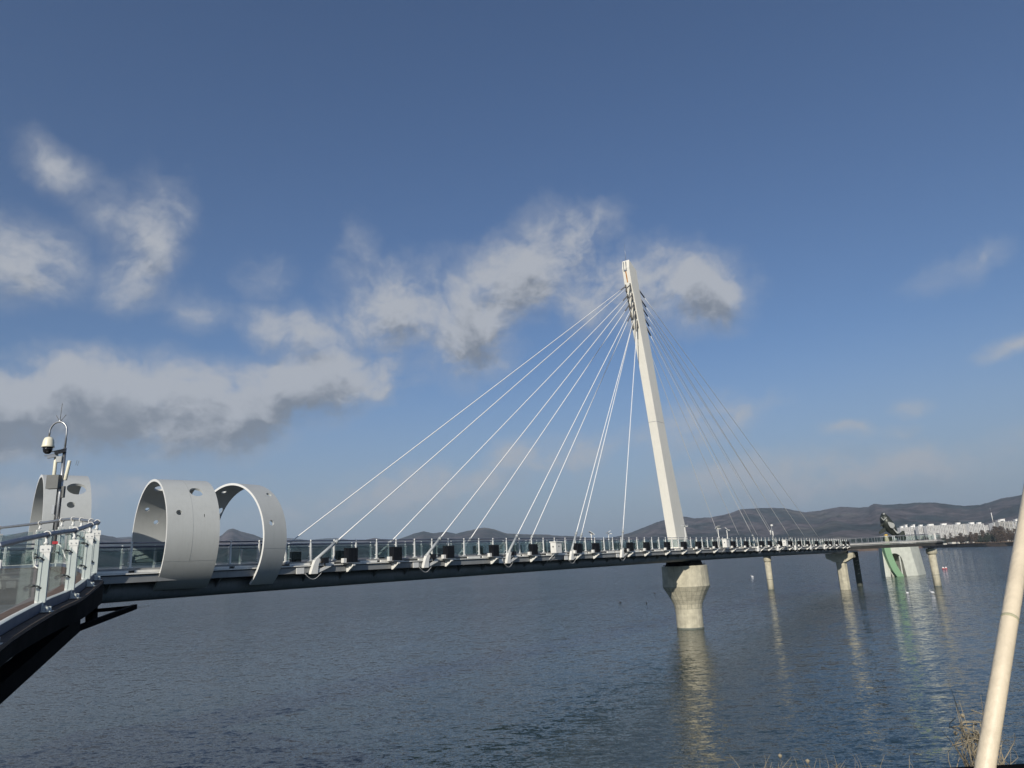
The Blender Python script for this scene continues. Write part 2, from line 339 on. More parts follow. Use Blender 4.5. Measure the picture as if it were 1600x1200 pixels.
def hills(name, pts, D, r0, r1, seed, label, na, nr=46, spur=1.0):
    # pts: skyline as seen points (x, y); the range stands between r0 and r1 metres away with its crest near D
    ae = [azel(x, y) for x, y in pts]
    n = na; v = []; f = []
    a0, a1 = ae[0][0], ae[-1][0]
    for i in range(n):
        a = a0+(a1-a0)*i/(n-1)
        for k in range(len(ae)-1):
            if a <= ae[k+1][0] or k == len(ae)-2:
                u = (a-ae[k][0])/(ae[k+1][0]-ae[k][0]); u = min(max(u, 0), 1)
                e = ae[k][1]*(1-u)+ae[k+1][1]*u; break
        e += fbm(a*55, 3.1, seed)*.0007 + abs(fbm(a*190, 5.1, seed))*.0006
        e = max(e, -.0005)
        hs = []
        for j in range(nr):
            q = j/(nr-1); r = r0+(r1-r0)*q
            Dn = (D-r0)/(r1-r0)
            env = (q/Dn)**1.15 if q < Dn else max(0, 1-(q-Dn)/(1-Dn))**.9
            x, y = a*D/900, r/900
            nn = ridge(x*1.15+.4*fbm(x, y, seed), y*.42, seed)*.40+ridge(x*2.9+.3*fbm(x*2,y*2,seed), y*1.1, seed+5)*.22+fbm(x*4.4, y*4, seed+9)*.10
            hs.append((r, max(0, env*(1+.9*spur*(nn-.30)*(1.15-env)*1.4)+.012*fbm(x*9, y*9, seed)*min(1, env*4))))
        mx = max(h/r for r, h in hs)
        k = math.tan(max(e, .0006))/mx
        for r, h in hs:
            dist = r/max(cos(a), .15) if False else r
            v.append((sin(a)*dist, cos(a)*dist, EYE*min(1, h*8) + h*k if h > 0 else -2))
    for i in range(n-1):
        for j in range(nr-1):
            b = i*nr+j; f.append((b, b+1, b+nr+1, b+nr))
    m = MB(); m.add(v, f, True)
    o = m.build(name, M['hill'], kind='structure', label=label); return o

right_pts = [(840,850),(900,846),(940,842),(966,838),(988,831),(1004.5,825),(1024.7,816.7),(1037,813),(1069,807.5),(1085,810),(1109,809),(1142,802),(1157,796),(1187,793.6),(1225,794),(1240,797),(1259,800),(1281,798),
 (1311,792.5),(1340,793),(1356,792),(1366,787),(1380,789),(1394,789),(1431,786),(1461,785),(1475,787),(1484,789),(1506,791),(1520,790),(1532,789.5),(1545,785),(1562,779),(1580,776),(1600,773),(1640,762),(1700,765),(1790,775),(1900,760),(2080,770),(2300,775)]
hills('mountain', right_pts, 5600, 2900, 7200, 2.3, 'long brown purple wooded mountain ridge behind the right half of the bridge', 620, 60)
mid_pts = [(300,852),(380,850),(470,849),(545,848),(560,846),(585,841),(597,842.5),(612,846),(630,840),(647,834),(662,831),(677,833),(697,831),(712,834),(725,831),(737,829),(750,825),(757,824),(770,826),(790,833),(805,834.5),(820,835),(855,835.5),(875,837),(905,838),(930,842),(990,846),(1080,850)]
hills('mountain', mid_pts, 5700, 3600, 7200, 7.7, 'round topped dark hill behind the bridge left of the pylon', 300, 44, .8)
left_pts = [(-420,800),(-260,812),(-120,815),(-40,826),(8,838),(25,834),(43,830.5),(62,831),(90,838),(130,833),(160,836),(177,839),(191,842),(204,841),(230,845),(290,848),(330,843),(346,837),(356,828),(364.5,826),(377,831),(397.5,836),(410,841),(440,848),(500,849),(600,853)]
hills('mountain', left_pts, 5900, 3600, 7600, 12.1, 'dark hills seen beyond and through the white rings at the left', 300, 44, .9)
far_pts = [(150,842),(220,838),(300,841),(380,843),(447,841),(480,843.6),(524,840.5),(545,843),(560,844.5),(600,842),(640,845),(760,848)]
hills('mountain', far_pts, 9500, 8000, 11500, 17.9, 'faint blue grey ridge farthest away behind the stay cables', 200, 26, .6)

# far shore land
shore = [(-7000,2500),(-4200,3100),(-2200,2700),(-900,2200),(100,1950)]
for (x, y, dz) in ((1186,866.5,0),(1300,862.4,0),(1345,861.0,0),(1385,859.2,0),(1425,857.2,0),(1465,855.3,0),(1500,854.9,0),(1545,854.1,0),(1590,852.9,0),(1660,851.5,0)):
    q = on_z(x, y, 0); shore.append((q.x, q.y))
shore.append((shore[-1][0]+500, shore[-1][1]-250)); shore.append((2600, 500)); shore.append((9000, -800))
lm = MB(); n = len(shore); rings_ = []
for (dy, z) in ((0, -.8), (3, 1.4), (9, 3.6), (30, 4.8), (80, 5.2), (16000, 5.6)):
    rings_.append([(x+(x*dy/2500), y+dy*(1 if y > 800 else .6), z + (.5*fbm(x*.02, dy*.1) if 1 < z < 4.5 else 0)) for x, y in shore])
# densify
def dens(row, k=14):
    out = []
    for i in range(len(row)-1):
        for j in range(k):
            u = j/k; out.append(tuple(row[i][c]*(1-u)+row[i+1][c]*u for c in range(3)))
    return out+[row[-1]]
rows = [dens(r) for r in rings_]
for i, row in enumerate(rows[:5]):
    rows[i] = [(x+7*fbm(x*.013, i*.3, 4)*(i > 0), y+9*fbm(x*.017, y*.02, 8), z+(.9*fbm(x*.03, y*.05, i) if i in (2, 3) else 0)) for x, y, z in row]
nn_ = len(rows[0]); vs = [q for r in rows for q in r]
fs = [(i*nn_+j, i*nn_+j+1, (i+1)*nn_+j+1, (i+1)*nn_+j) for i in range(len(rows)-1) for j in range(nn_-1)]
lm.add(vs, fs, True); lm.build('far_shore', M['reed'], kind='structure', label='low brown reed bank along the far shore')

# near bank under the camera (only its edge and grasses reach the frame)
bk = MB(); bx = [(-9, 1.5), (9, 3.0)]
vs = []
for j, (y, z) in enumerate(((-6, 7.75), (2.6, 7.78), (3.9, 7.72), (5.0, 6.9), (9, 3.4), (13, .3), (16, -1.2))):
    for i in range(40):
        x = -14+28*i/39; vs.append((x, y+.25*fbm(x*.8, j, 2)+(x+4)*.05*(j > 1), z+.09*fbm(x*1.7, y*1.3, 1)))
fs = [(j*40+i, j*40+i+1, (j+1)*40+i+1, (j+1)*40+i) for j in range(6) for i in range(39)]
bk.add(vs, fs, True); bk.build('near_bank', M['soil'], kind='structure', label='dark earth bank at the viewer, mostly below the picture')

# ------------------------------------------------------------------ footbridge
TS = [-96+i*(84.2+96)/44 for i in range(45)]
ts0 = [t for t in TS]
def path(off, dz, ts=TS): return [(off, t, zr(t)+dz) for t in ts]
def sweep(prof, ts=TS):       # prof: (off, dz) polygon swept along the deck
    m = MB(); n = len(prof); v = [(o_, t, zr(t)+d) for t in ts for (o_, d) in prof]; f = []
    for i in range(len(ts)-1):
        for k in range(n):
            a, b = i*n+k, i*n+(k+1) % n; f.append((a, b, b+n, a+n))
    f += [tuple(range(n)), tuple(reversed(range((len(ts)-1)*n, len(ts)*n)))]
    return m.add(v, f)
def rect(o0, o1, d0, d1): return [(o0, d0), (o1, d0), (o1, d1), (o0, d1)]
BR = bthing('footbridge', 'long straight cable stayed footbridge deck with glass railings over the water', 'footbridge')
sweep(rect(-2.38, 2.38, -1.42, -1.30)).build('deck', M['deck'], BR)
for s in (1, -1):
    o0, o1 = sorted((s*2.39, s*2.62))
    sweep(rect(o0, o1, -2.0, -1.66)).build('fascia', M['fascia'], BR)
    o0, o1 = sorted((s*2.30, s*2.72))
    sweep(rect(o0, o1, -1.60, -1.53)).build('edge_plate', M['white'], BR)
    MB().tube(path(s*1.25, -2.42), .52, 20).build('girder_tube', M['girder'], BR)
    MB().tube(path(s*2.2, -.03), .036, 8).build('handrail', M['rail_blue'], BR)
    MB().tube(path(s*2.12, -.26), .02, 6).build('lower_rail', M['rail_blue'], BR)
sweep(rect(-2.2, 2.2, -1.70, -1.44)).build('slab_frame', M['fascia'], BR)
# cross ribs hanging from the slab to the tubes
rib_me = None
t = -94.15; ribs = 0
while t < 84:
    m = MB().prism([(2.36, 0), (2.36, -.18), (1.75, -.75), (1.55, -.82), (-1.55, -.82), (-1.75, -.75), (-2.36, -.18), (-2.36, 0)], lambda u, v, w: (u, w, v), -.04, .04)
    if rib_me is None: rib_me = m.mesh('rib', M['girder'])
    link('rib', rib_me, BR, (0, t, zr(t)-1.78)); t += 2.95
# railing posts
def post_mesh():
    m = MB()
    m.prism([(-.05, 0), (.05, 0), (.04, 1.13), (-.04, 1.13)], lambda u, v, w: (w, u, v), -.055, .02)
    m.cbox((-.02, 0, .03), (.2, .24, .05)); m.tube([(-.02, 0, 1.1), (-.02, 0, 1.24)], .025, 6)
    m.lathe([(.01, 1.21), (.05, 1.24), (.058, 1.28), (.045, 1.33), (.01, 1.345)], 8, (-.02, 0, 0))
    for z in (.3, .93): m.cbox((-.09, 0, z), (.09, .17, .035))
    return m.mesh('post', M['post'])
def glass_mesh(w=1.66): return MB().cbox((0, 0, .61), (.012, w, .93)).mesh('glass_panel', M['glass'])
pm, gm_ = post_mesh(), glass_mesh()
def stripm(): return MB().cbox((0, 0, .10), (.12, 1.5, .12)).mesh('kerb', M['white'])
kbm = stripm()
k = 0
while True:
    t = -72.63-1.852*12+1.852*k
    if t > 83.6: break
    for s in (1, -1):
        sh_ = 0 if s == 1 else -.25
        o = link('post', pm, BR, (s*2.25, t+sh_, zr(t)-1.30), (0, 0, 0 if s == 1 else pi))
        if t+1.852 < 84: link('glass_panel', gm_, BR, (s*2.13, t+sh_+.926, zr(t+.926)-1.30))
        if k % 3 != 1: link('kerb', kbm, BR, (s*2.42, t+sh_+.926, zr(t+.926)-1.56))
    k += 1
# light boxes on outrigger brackets
BOX_T = [-58.88,-54.87,-49.36,-43.84,-38.29,-30.9,-27.48,-20.26,-16.3,-10.94,-6.2,-1.77,4.01,10.74,16.05,23.15,26.95,32.33,38.04,43.61,48.95,54.89,61.99,65.51,70.78,76.65,80.47]
brm = MB(); brm.prism([(2.64, -1.60), (3.32, -1.60), (3.32, -1.68), (2.78, -2.06), (2.64, -2.06)], lambda u, v, w: (u, w, v), -.09, .09)
br_me = brm.mesh('bracket', M['white'])
bm_ = MB(); bm_.cbox((0, 0, .47), (.46, .78, .90)); bm_.cbox((0, 0, .935), (.5, .82, .03)); box_body = bm_.mesh('box_body', M['black'])
bm_ = MB()
for i in range(6): bm_.cbox((.236, -.3+.12*i, .47), (.02, .02, .8))
box_fin = bm_.mesh('louvre', M['matt'])
jb = MB(); jb.cbox((0, -.58, .14), (.26, .24, .28)); jb_me = jb.mesh('junction_box', M['white'])
bs_me = MB().cbox((0, 0, -.01), (.62, .95, .04)).mesh('tray', M['galv'])
FAR_T = [t for t in BOX_T if t not in (-49.36, -30.9, -6.2, -1.77)]
neg = sorted([t for t in BOX_T if t < -3], key=lambda t: -t); pos = sorted(t for t in BOX_T if t >= -3)
for s in (1, -1):
    for t in (BOX_T if s == 1 else FAR_T):
        b = link('bracket', br_me, BR, (0, t, zr(t)), (0, 0, 0 if s == 1 else pi))
        neg = sorted([q for q in (BOX_T if s == 1 else FAR_T) if q < -3], key=lambda q: -q); pos = sorted(q for q in (BOX_T if s == 1 else FAR_T) if q >= -3)
        if t < -3: lab = f"{ORD[neg.index(t)]} from the pylon towards the rings"
        else: lab = f"{ORD[pos.index(t)]} from the pylon towards the far plaza"
        side = 'near' if s == 1 else 'far'
        o = bthing('light_box', f"black light box on the {side} deck edge, {lab}", 'light box', s*2.98, t, zr(t)-1.53+.04, 'black light boxes along the deck edges', 0 if s == 1 else pi)
        link('box_body', box_body, o); link('louvre', box_fin, o); link('tray', bs_me, o, (0, 0, -.005))
        if s == 1: link('junction_box', jb_me, o, (0, 0, .012))
# white cabinets hung on the deck edge
def cabinet(off, t, label, w=.95, h=.95):
    z = zr(t)-1.38; o = bthing('control_cabinet', label, 'cabinet', off, t, z, 'white control cabinets on the deck edge')
    MB().cbox((0, 0, h/2), (.6, w, h)).build('cabinet_body', M['white'], o)
    MB().prism([(-.38, h+.003), (.38, h+.003), (.36, h+.07), (-.36, h+.1)], lambda u, v, w_: (u, w_, v), -w/2-.06, w/2+.06).build('roof', M['white'], o)
    sg = 1 if off > 0 else -1
    MB().cbox((0, -w/2-.006, h/2), (.5, .012, h-.1)).build('door', M['white'], o)
    MB().cbox((0, -w/2-.03, h*.6), (.1, .03, .12)).cbox((sg*.31, 0, h*.62), (.02, .1, .1)).build('handle', M['black'], o)
    MB().tube([(0, -.3, -.02), (-sg*.5, -.9, -.75)], .022, 6).tube([(0, .2, -.02), (-sg*.5, -.4, -.75)], .022, 6).build('strut', M['white'], o)
cabinet(2.98, -34.63, 'white control cabinet on the near deck edge between the rings and the pylon')
cabinet(2.98, 8.02, 'white control cabinet on the near deck edge just beyond the pylon', 1.1, 1.1)
cabinet(2.98, 35.13, 'small white control cabinet far along the near deck edge among black boxes')
cabinet(-2.98, -35.6, 'white control cabinet on the far deck edge seen through the railing glass')

# pylon
PY = bthing('pylon', 'tall tapering cream pylon leaning left over the deck', 'pylon')
prof = [(-2.66, 9.95), (-2.95, 11.5), (-4.86, 23.3), (-6.75, 34.2), (-7.35, 37.2), (-8.35, 42.6), (-8.86, 44.7), (-9.2, 47.2), (-9.0, 48.35), (-7.0, 47.35), (-6.66, 44.7), (-5.05, 37.4), (-2.42, 23.46), (.55, 11.5), (.83, 9.95)]
def wd(z): return .64-.12*max(0, min(1, (z-10)/38))
m = MB(); n = len(prof)
def bev(i, c):               # chamfered section
    y, z = prof[i]; w_ = wd(z); return (c*w_, y, z)
m.v = [bev(i, 1) for i in range(n)]+[bev(i, -1) for i in range(n)]
half = n//2
L_ = list(range(0, 9)); Rr = [14, 14, 12, 11, 11, 11, 10, 9, 8]
m.f = [tuple(range(n)), tuple(reversed(range(n, 2*n)))]+[((i+1) % n, i, n+i, n+(i+1) % n) for i in range(n)]; m.sm = [False]*len(m.f)
pm_ = m.build('shaft', M['pylon'], PY)
bvm = pm_.modifiers.new('edge', 'BEVEL'); bvm.width = .03; bvm.segments = 1
def seam(z, yl, yr):
    w_ = wd(z)+.006; MB().prism([(yl-.006, z-.02), (yr+.006, z-.02+.0), (yr+.006, z+.02), (yl-.006, z+.02)], lambda u, v, w2: (w2, u, v), -w_, w_).build('joint', M['fascia'], PY)
seam(26.5, -5.37-.06, -3.0-.02)
MB().cbox((0, -.9, 9.99+.06), (1.7, 4.1, .22)).build('base_plate', M['white'], PY)
MB().prism([(-9.24, 46.9), (-9.24, 48.1), (-9.12, 48.15), (-9.1, 46.9)], lambda u, v, w_: (w_, u, v), -.3, -.2).prism([(-9.24, 46.9), (-9.24, 48.1), (-9.12, 48.15), (-9.1, 46.9)], lambda u, v, w_: (w_, u, v), .05, .15).prism([(-9.24, 46.8), (-9.24, 46.95), (-9.1, 46.95), (-9.1, 46.8)], lambda u, v, w_: (w_, u, v), -.3, .15).build('lifting_bracket', M['galv'], PY)
MB().prism([(-9.225, 46.7), (-8.87, 44.9), (-8.84, 44.9), (-9.19, 46.7)], lambda u, v, w_: (w_, u, v), -.1, .06).build('rust_stain', M['rust'], PY)
MB().tube([(0, -8.9, 48.2), (0, -8.9, 50.9)], [.03, .008], 6).build('lightning_rod', M['galv'], PY)
MB().lathe([(.02, 47.35), (.1, 47.4), (.1, 47.6), (.02, 47.65)], 8, (.2, -6.9, 0)).build('beacon', M['black'], PY)

# stay cables
zt_l = [44.75, 43.45, 42.25, 41.05, 39.75]; yt_l = [-8.9, -8.62, -8.33, -8.08, -7.85]
zt_r = [44.8, 43.55, 42.35, 41.07, 39.9]; yt_r = [-6.62, -6.37, -6.1, -5.85, -5.58]
TL = [-61.6068+9.95*i for i in range(5)]; TR = [61.1-9.83*i for i in range(5)]
anchor_m = MB()
anchor_m.prism([(-.36, -.55), (.16, -.55), (.20, -.02), (.34, .32), (.16, .44), (-.02, .30), (-.20, -.08)], lambda u, v, w_: (w_, u, v), -.13, .13)
anchor_me = anchor_m.mesh('anchor_block', M['white'])
arm_me = MB().prism([(.25, -.5), (1.25, -.14), (1.25, -.04), (.95, -.08), (.25, -.3)], lambda u, v, w_: (w_, u, v), -.06, .06).mesh('anchor_arm', M['white'])
lp = MB(); lp.tube([(.17, -.85+1.25*i/12, -.5-.36*sin(pi*i/12)) for i in range(13)], .012, 6); loop_me = lp.mesh('conduit_loop', M['cable'])
pl = MB(); pl.cbox((.1, -1.15, -.33), (.05, .55, .36)); plate_me = pl.mesh('number_plate', M['white'])
fl = MB(); fl.cbox((.05, .75, .24), (.3, .36, .34)).tube([(.05, .75, -.1), (.05, .75, .1)], .04, 6); fl_me = fl.mesh('floodlight', M['black'])
for side, s in (('near', 1), ('far', -1)):
    for nm, TT, zt, yt in (('rings', TL, zt_l, yt_l), ('far plaza', TR, zt_r, yt_r)):
        for i in range(5):
            t0 = TT[i]; z0 = zr(t0)-1.52
            a = Vector((0, 0, .25)); top = Vector((s*.34-s*2.78, yt[i]-t0, zt[i]-z0)); d = (top-a).normalized()
            adj = ['longest', 'second longest', 'middle', 'second shortest', 'shortest'][i]
            o = bthing('stay_cable', f"{adj} stay cable to the {side} deck edge, {nm} side", 'stay cable', s*2.78, t0, z0, 'stay cables fanning from the pylon')
            MB().tube([a+d*2.0+((top-d*1.5)-(a+d*2.0))*(q_/24) for q_ in range(25)], .046 if nm == 'rings' else .036, 8).build('cable', M['cable'], o)
            MB().tube([a, a+d*2.05], .105, 10).tube([a+d*1.95, a+d*2.25], .125, 10).build('lower_sleeve', M['sleeve'], o)
            MB().tube([top-d*1.75, top+d*.25], .085, 8).build('top_socket', M['darkcable'], o)
            MB().cbox(top+Vector((0, 0, -.3)), (.13, .26, 1.0)).build('socket_plate', M['darkcable'], o)
            link('anchor_block', anchor_me, o); rr = (0, 0, 0 if s == 1 else pi)
            link('anchor_arm', arm_me, o, (0, 0, 0)); link('conduit_loop', loop_me, o, (0, 0, 0)); link('number_plate', plate_me, o); link('floodlight', fl_me, o)

# solar lamps on the railing
def solar(t, off, h, label, yaw, tilt, double=False):
    o = bthing('solar_lamp', label, 'solar lamp', off, t, zr(t)-1.3, 'solar lamps standing on the deck edge')
    MB().tube([(0, 0, -.2), (0, 0, h)], .05, 8).build('pole', M['white'], o)
    X = Matrix.Translation((0, 0, h+.08)) @ Matrix.Rotation(yaw, 4, 'Z') @ Matrix.Rotation(tilt, 4, 'X')
    MB().cbox((0, 0, 0), (.75, .55, .045), X).build('solar_panel', M['post'], o)
    MB().cbox((0, 0, .026), (.69, .49, .006), X).build('panel_cells', M['boxg'], o)
    X2 = Matrix.Translation((0, 0, h-.12)) @ Matrix.Rotation(yaw, 4, 'Z')
    MB().cbox((.1, -.16, 0), (.16, .5, .07), X2).build('lamp_head', M['white'], o)
solar(-20.0, -1.9, 2.0, 'solar lamp with dark tilted panel left of the pylon', 2.4, .6)
solar(-16.1, -1.9, 2.1, 'solar lamp with broad white panel nearest the pylon on its left', 2.2, -.5)
solar(-4.2, 2.45, 2.75, 'tall solar lamp standing in front of the pylon foot', 1.2, .12)
solar(7.1, 2.4, 2.6, 'solar lamp with folded panel beside the white cabinet beyond the pylon', 1.3, -.7)
solar(10.7, 2.3, 2.45, 'solar lamp with pale square panel right of the white cabinet', 1.9, .75)
# slender camera pole far along the bridge
t = 46; o = bthing('camera_pole', 'thin pole with white cameras beyond the right stay cables', 'camera pole', -2.3, t, zr(t)-1.3)
MB().tube([(0, 0, 0), (0, 0, 3.9)], .05, 8).build('pole', M['greypost'], o)
MB().cbox((.1, 0, 3.9), (.35, .3, .3)).build('camera', M['white'], o)
MB().cbox((-.2, -.3, 2.6), (.16, .16, .8)).cbox((.2, -.3, 2.4), (.16, .16, .8)).build('antenna_panel', M['white'], o)

# ------------------------------------------------------------------ white ring arches
def arch(label, t, off, zc, Rr_, psi, L, a0, a1, holes, seams):
    o = bthing('ring_arch', label, 'ring arch', off, t, zc, 'silver ring arches over the walkway', -psi)
    na = 96; th = .13; m = MB(); v = []
    A = [radians(a0+(a1-a0)*i/na) for i in range(na+1)]
    for a in A:
        for (r, y) in ((Rr_, 0), (Rr_, L), (Rr_-th, L), (Rr_-th, 0)): v.append((r*cos(a), y, r*sin(a)))
    f = []
    for i in range(na):
        for k_ in range(4):
            a, b = i*4+k_, i*4+(k_+1) % 4; f.append((a, b, b+4, a+4))
    f += [(0, 1, 2, 3), tuple(reversed(range(na*4, na*4+4)))]
    m.add(v, f); me = m.mesh('shell', M['ring']); me.materials.append(M['rim'])
    tmp = bpy.data.objects.new('tmp', me); col.objects.link(tmp); cut = []
    for (l, ang, rx, ry) in holes:
        c = MB(); ang = radians(ang); X = Matrix.Rotation(-ang, 4, 'Y') @ Matrix.Translation((Rr_-.5, l, 0))
        n_ = 28; vv = [(w, rx*cos(2*pi*q/n_), ry*sin(2*pi*q/n_)) for w in (0, 1) for q in range(n_)]
        c.add(vv, [tuple(range(n_)), tuple(reversed(range(n_, 2*n_)))]+[((q+1) % n_, q, n_+q, n_+(q+1) % n_) for q in range(n_)], X=X)
        co = bpy.data.objects.new('cut', c.mesh('cut', M['ring'])); col.objects.link(co); cut.append(co)
        bo = tmp.modifiers.new('b', 'BOOLEAN'); bo.object = co; bo.operation = 'DIFFERENCE'; bo.solver = 'EXACT'
    bpy.context.view_layer.update()
    ev = tmp.evaluated_get(bpy.context.evaluated_depsgraph_get()); me2 = bpy.data.meshes.new_from_object(ev); me2.name = 'shell'
    for c in cut+[tmp]: bpy.data.objects.remove(c)
    while len(me2.materials) > 2: me2.materials.pop()
    for p_ in me2.polygons:
        c = p_.center; rad = sqrt(c.x**2+c.z**2); nrm = p_.normal
        p_.material_index = 1 if (abs(nrm.y) > .95 and (c.y < .01 or c.y > L-.01)) else 0
        dr = abs((nrm.x*c.x+nrm.z*c.z)/max(rad, .01)); p_.use_smooth = True
    me2.set_sharp_from_angle(angle=radians(28)); link('shell', me2, o)
    for (kind, q0, q1, q2) in seams:
        m = MB()
        if kind == 'ax':      # seam line along the axis at angle q0
            a = radians(q0); X = Matrix.Rotation(-a, 4, 'Y'); m.cbox((Rr_+.002, (q1+q2)/2, 0), (.006, q2-q1, .018), X)
        else:                 # seam running round at y=q0
            for i in range(24):
                a = radians(q1+(q2-q1)*(i+.5)/24); X = Matrix.Rotation(-a, 4, 'Y')
                m.cbox((Rr_+.003, q0, 0), (.006, .014, Rr_*radians((q2-q1)/24)*1.01), X)
        m.build('panel_seam', M['greypost'], o)
    return o
arch('wide silver ring arch with one large oval opening, middle of the three', -70.85, .25, 11.56, 3.21, .19, 2.7, -60, 203,
     [(1.68, 47, .36, .36), (.60, 21, .145, .145), (1.9, 18, .03, .1), (.54, 145, .12, .12), (1.17, 160, .13, .13), (.75, 112, .3, .3)],
     [('ax', -25, 0.002, 2.698), ('round', 1.3, -25, 88)])
arch('narrower silver ring arch standing nearest the stay cables', -65.94, -.11, 11.34, 3.53, -.07, 1.61, -47, 205,
     [(1.2, 50, .17, .17), (.57, 15, .16, .16), (1.11, 89, .15, .15), (.6, 113, .16, .16), (1.35, 143, .22, .3)],
     [('ax', -9, .002, 1.608)])
arch('silver ring arch behind the camera pole at the far left', -76.35, .05, 11.42, 3.25, .26, 1.95, -50, 205,
     [(1.35, 47, .42, .44), (1.1, 28, .17, .17), (.8, 150, .15, .15)], [])

# ------------------------------------------------------------------ near viewing platform
VP = thing('viewing_platform', 'curved dark viewing platform with glass railing at the left edge', 'platform')
edge = [Vector(q) for q in ((-6.4, 8.0, 8.18), (-8.45, 11.5, 8.60), (-9.81, 14.95, 9.0), (-10.44, 16.9, 9.2), (-11.1, 18.6, 9.44), (-11.75, 20.0, 9.62), (-12.6, 20.9, 9.74), (-13.5, 21.9, 9.88), (-14.45, 22.9, 9.98), (-15.75, 23.9, 10.0), (-18.75, 25.9, 10.05), (-22, 27.9, 10.1), (-30, 32, 10.15))]
def smoothp(ps, k=4):
    out = []
    for i in range(len(ps)-1):
        p0, p1, p2, p3 = ps[max(i-1, 0)], ps[i], ps[i+1], ps[min(i+2, len(ps)-1)]
        for j in range(k):
            u = j/k; out.append(.5*((2*p1)+(p2-p0)*u+(2*p0-5*p1+4*p2-p3)*u*u+(3*p1-p0-3*p2+p3)*u**3))
    return out+[ps[-1]]
es = smoothp(edge)
def outn(i):
    a, b = es[max(i-1, 0)], es[min(i+1, len(es)-1)]; d = (b-a); d.z = 0; d.normalize(); return Vector((d.y, -d.x, 0))
def fz(q): return -(.50+max(0, min(8, q.y-12))*.035)
def vstrip(o0, o1, z0, z1, sl=None):
    sl = sl or range(len(es)); m = MB(); v = []; f = []
    for i in sl:
        nn = outn(i)
        for d, z in ((o0, z0), (o1, z0), (o1, z1), (o0, z1)): v.append(tuple(es[i]+nn*d+Vector((0, 0, fz(es[i])+(.0 if o1 > .25 else .02) if z is None else z))))
    n_ = len(list(sl))
    for i in range(n_-1):
        for j in range(4): a, b = i*4+j, i*4+(j+1) % 4; f.append((a, b, b+4, a+4))
    f += [(0, 1, 2, 3), tuple(range((n_-1)*4, n_*4))]; return m.add(v, f)
m = MB(); inner = [Vector((-34, q.y*.9+2, q.z)) for q in es]      # floor ruled to the left
for i in range(len(es)-1):
    m.add([es[i]-outn(i)*.03-Vector((0,0,.12)), es[i+1]-outn(i+1)*.03-Vector((0,0,.12)), inner[i+1]-Vector((0,0,.12)), inner[i]-Vector((0,0,.12)),
           es[i]-outn(i)*.03-Vector((0,0,.3)), es[i+1]-outn(i+1)*.03-Vector((0,0,.3)), inner[i+1]-Vector((0,0,.3)), inner[i]-Vector((0,0,.3))], [(0,1,2,3),(7,6,5,4),(0,4,5,1)])
m.build('floor', M['floor'], VP)
vstrip(-.5, -.06, -.118, -.10).build('border_plank', M['wood'], VP)
vstrip(-.05, .05, -.18, .0).build('kerb', M['kerb'], VP)
vstrip(-.055, .055, .002, .014).build('kerb_cap', M['white'], VP)
vstrip(.06, .27, -.26, -.19).build('ledge', M['wood'], VP)
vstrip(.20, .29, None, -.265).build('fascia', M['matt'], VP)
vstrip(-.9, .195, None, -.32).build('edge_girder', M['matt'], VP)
# struts below
a = at(121, 975, 17.2); b = at(209, 949, 20.0); c = at(-60, 1108, 12.2)
def beam(p, q, w, h):
    d = (q-p); L_ = d.length; X = Matrix.Translation(p) @ d.to_track_quat('Y', 'Z').to_matrix().to_4x4()
    return MB().cbox((0, L_/2, 0), (w, L_, h), X)
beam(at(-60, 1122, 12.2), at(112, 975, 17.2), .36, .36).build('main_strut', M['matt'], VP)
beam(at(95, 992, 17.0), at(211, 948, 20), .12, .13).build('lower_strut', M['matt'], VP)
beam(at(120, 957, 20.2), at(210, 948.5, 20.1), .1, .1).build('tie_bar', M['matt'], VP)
beam(at(143, 940, 20.2), at(143, 972, 20.2), .25, .2).build('hanger', M['matt'], VP)
beam(at(208, 950, 20.1), at(233, 946.5, 20.4), .03, .03).build('rod', M['galv'], VP)
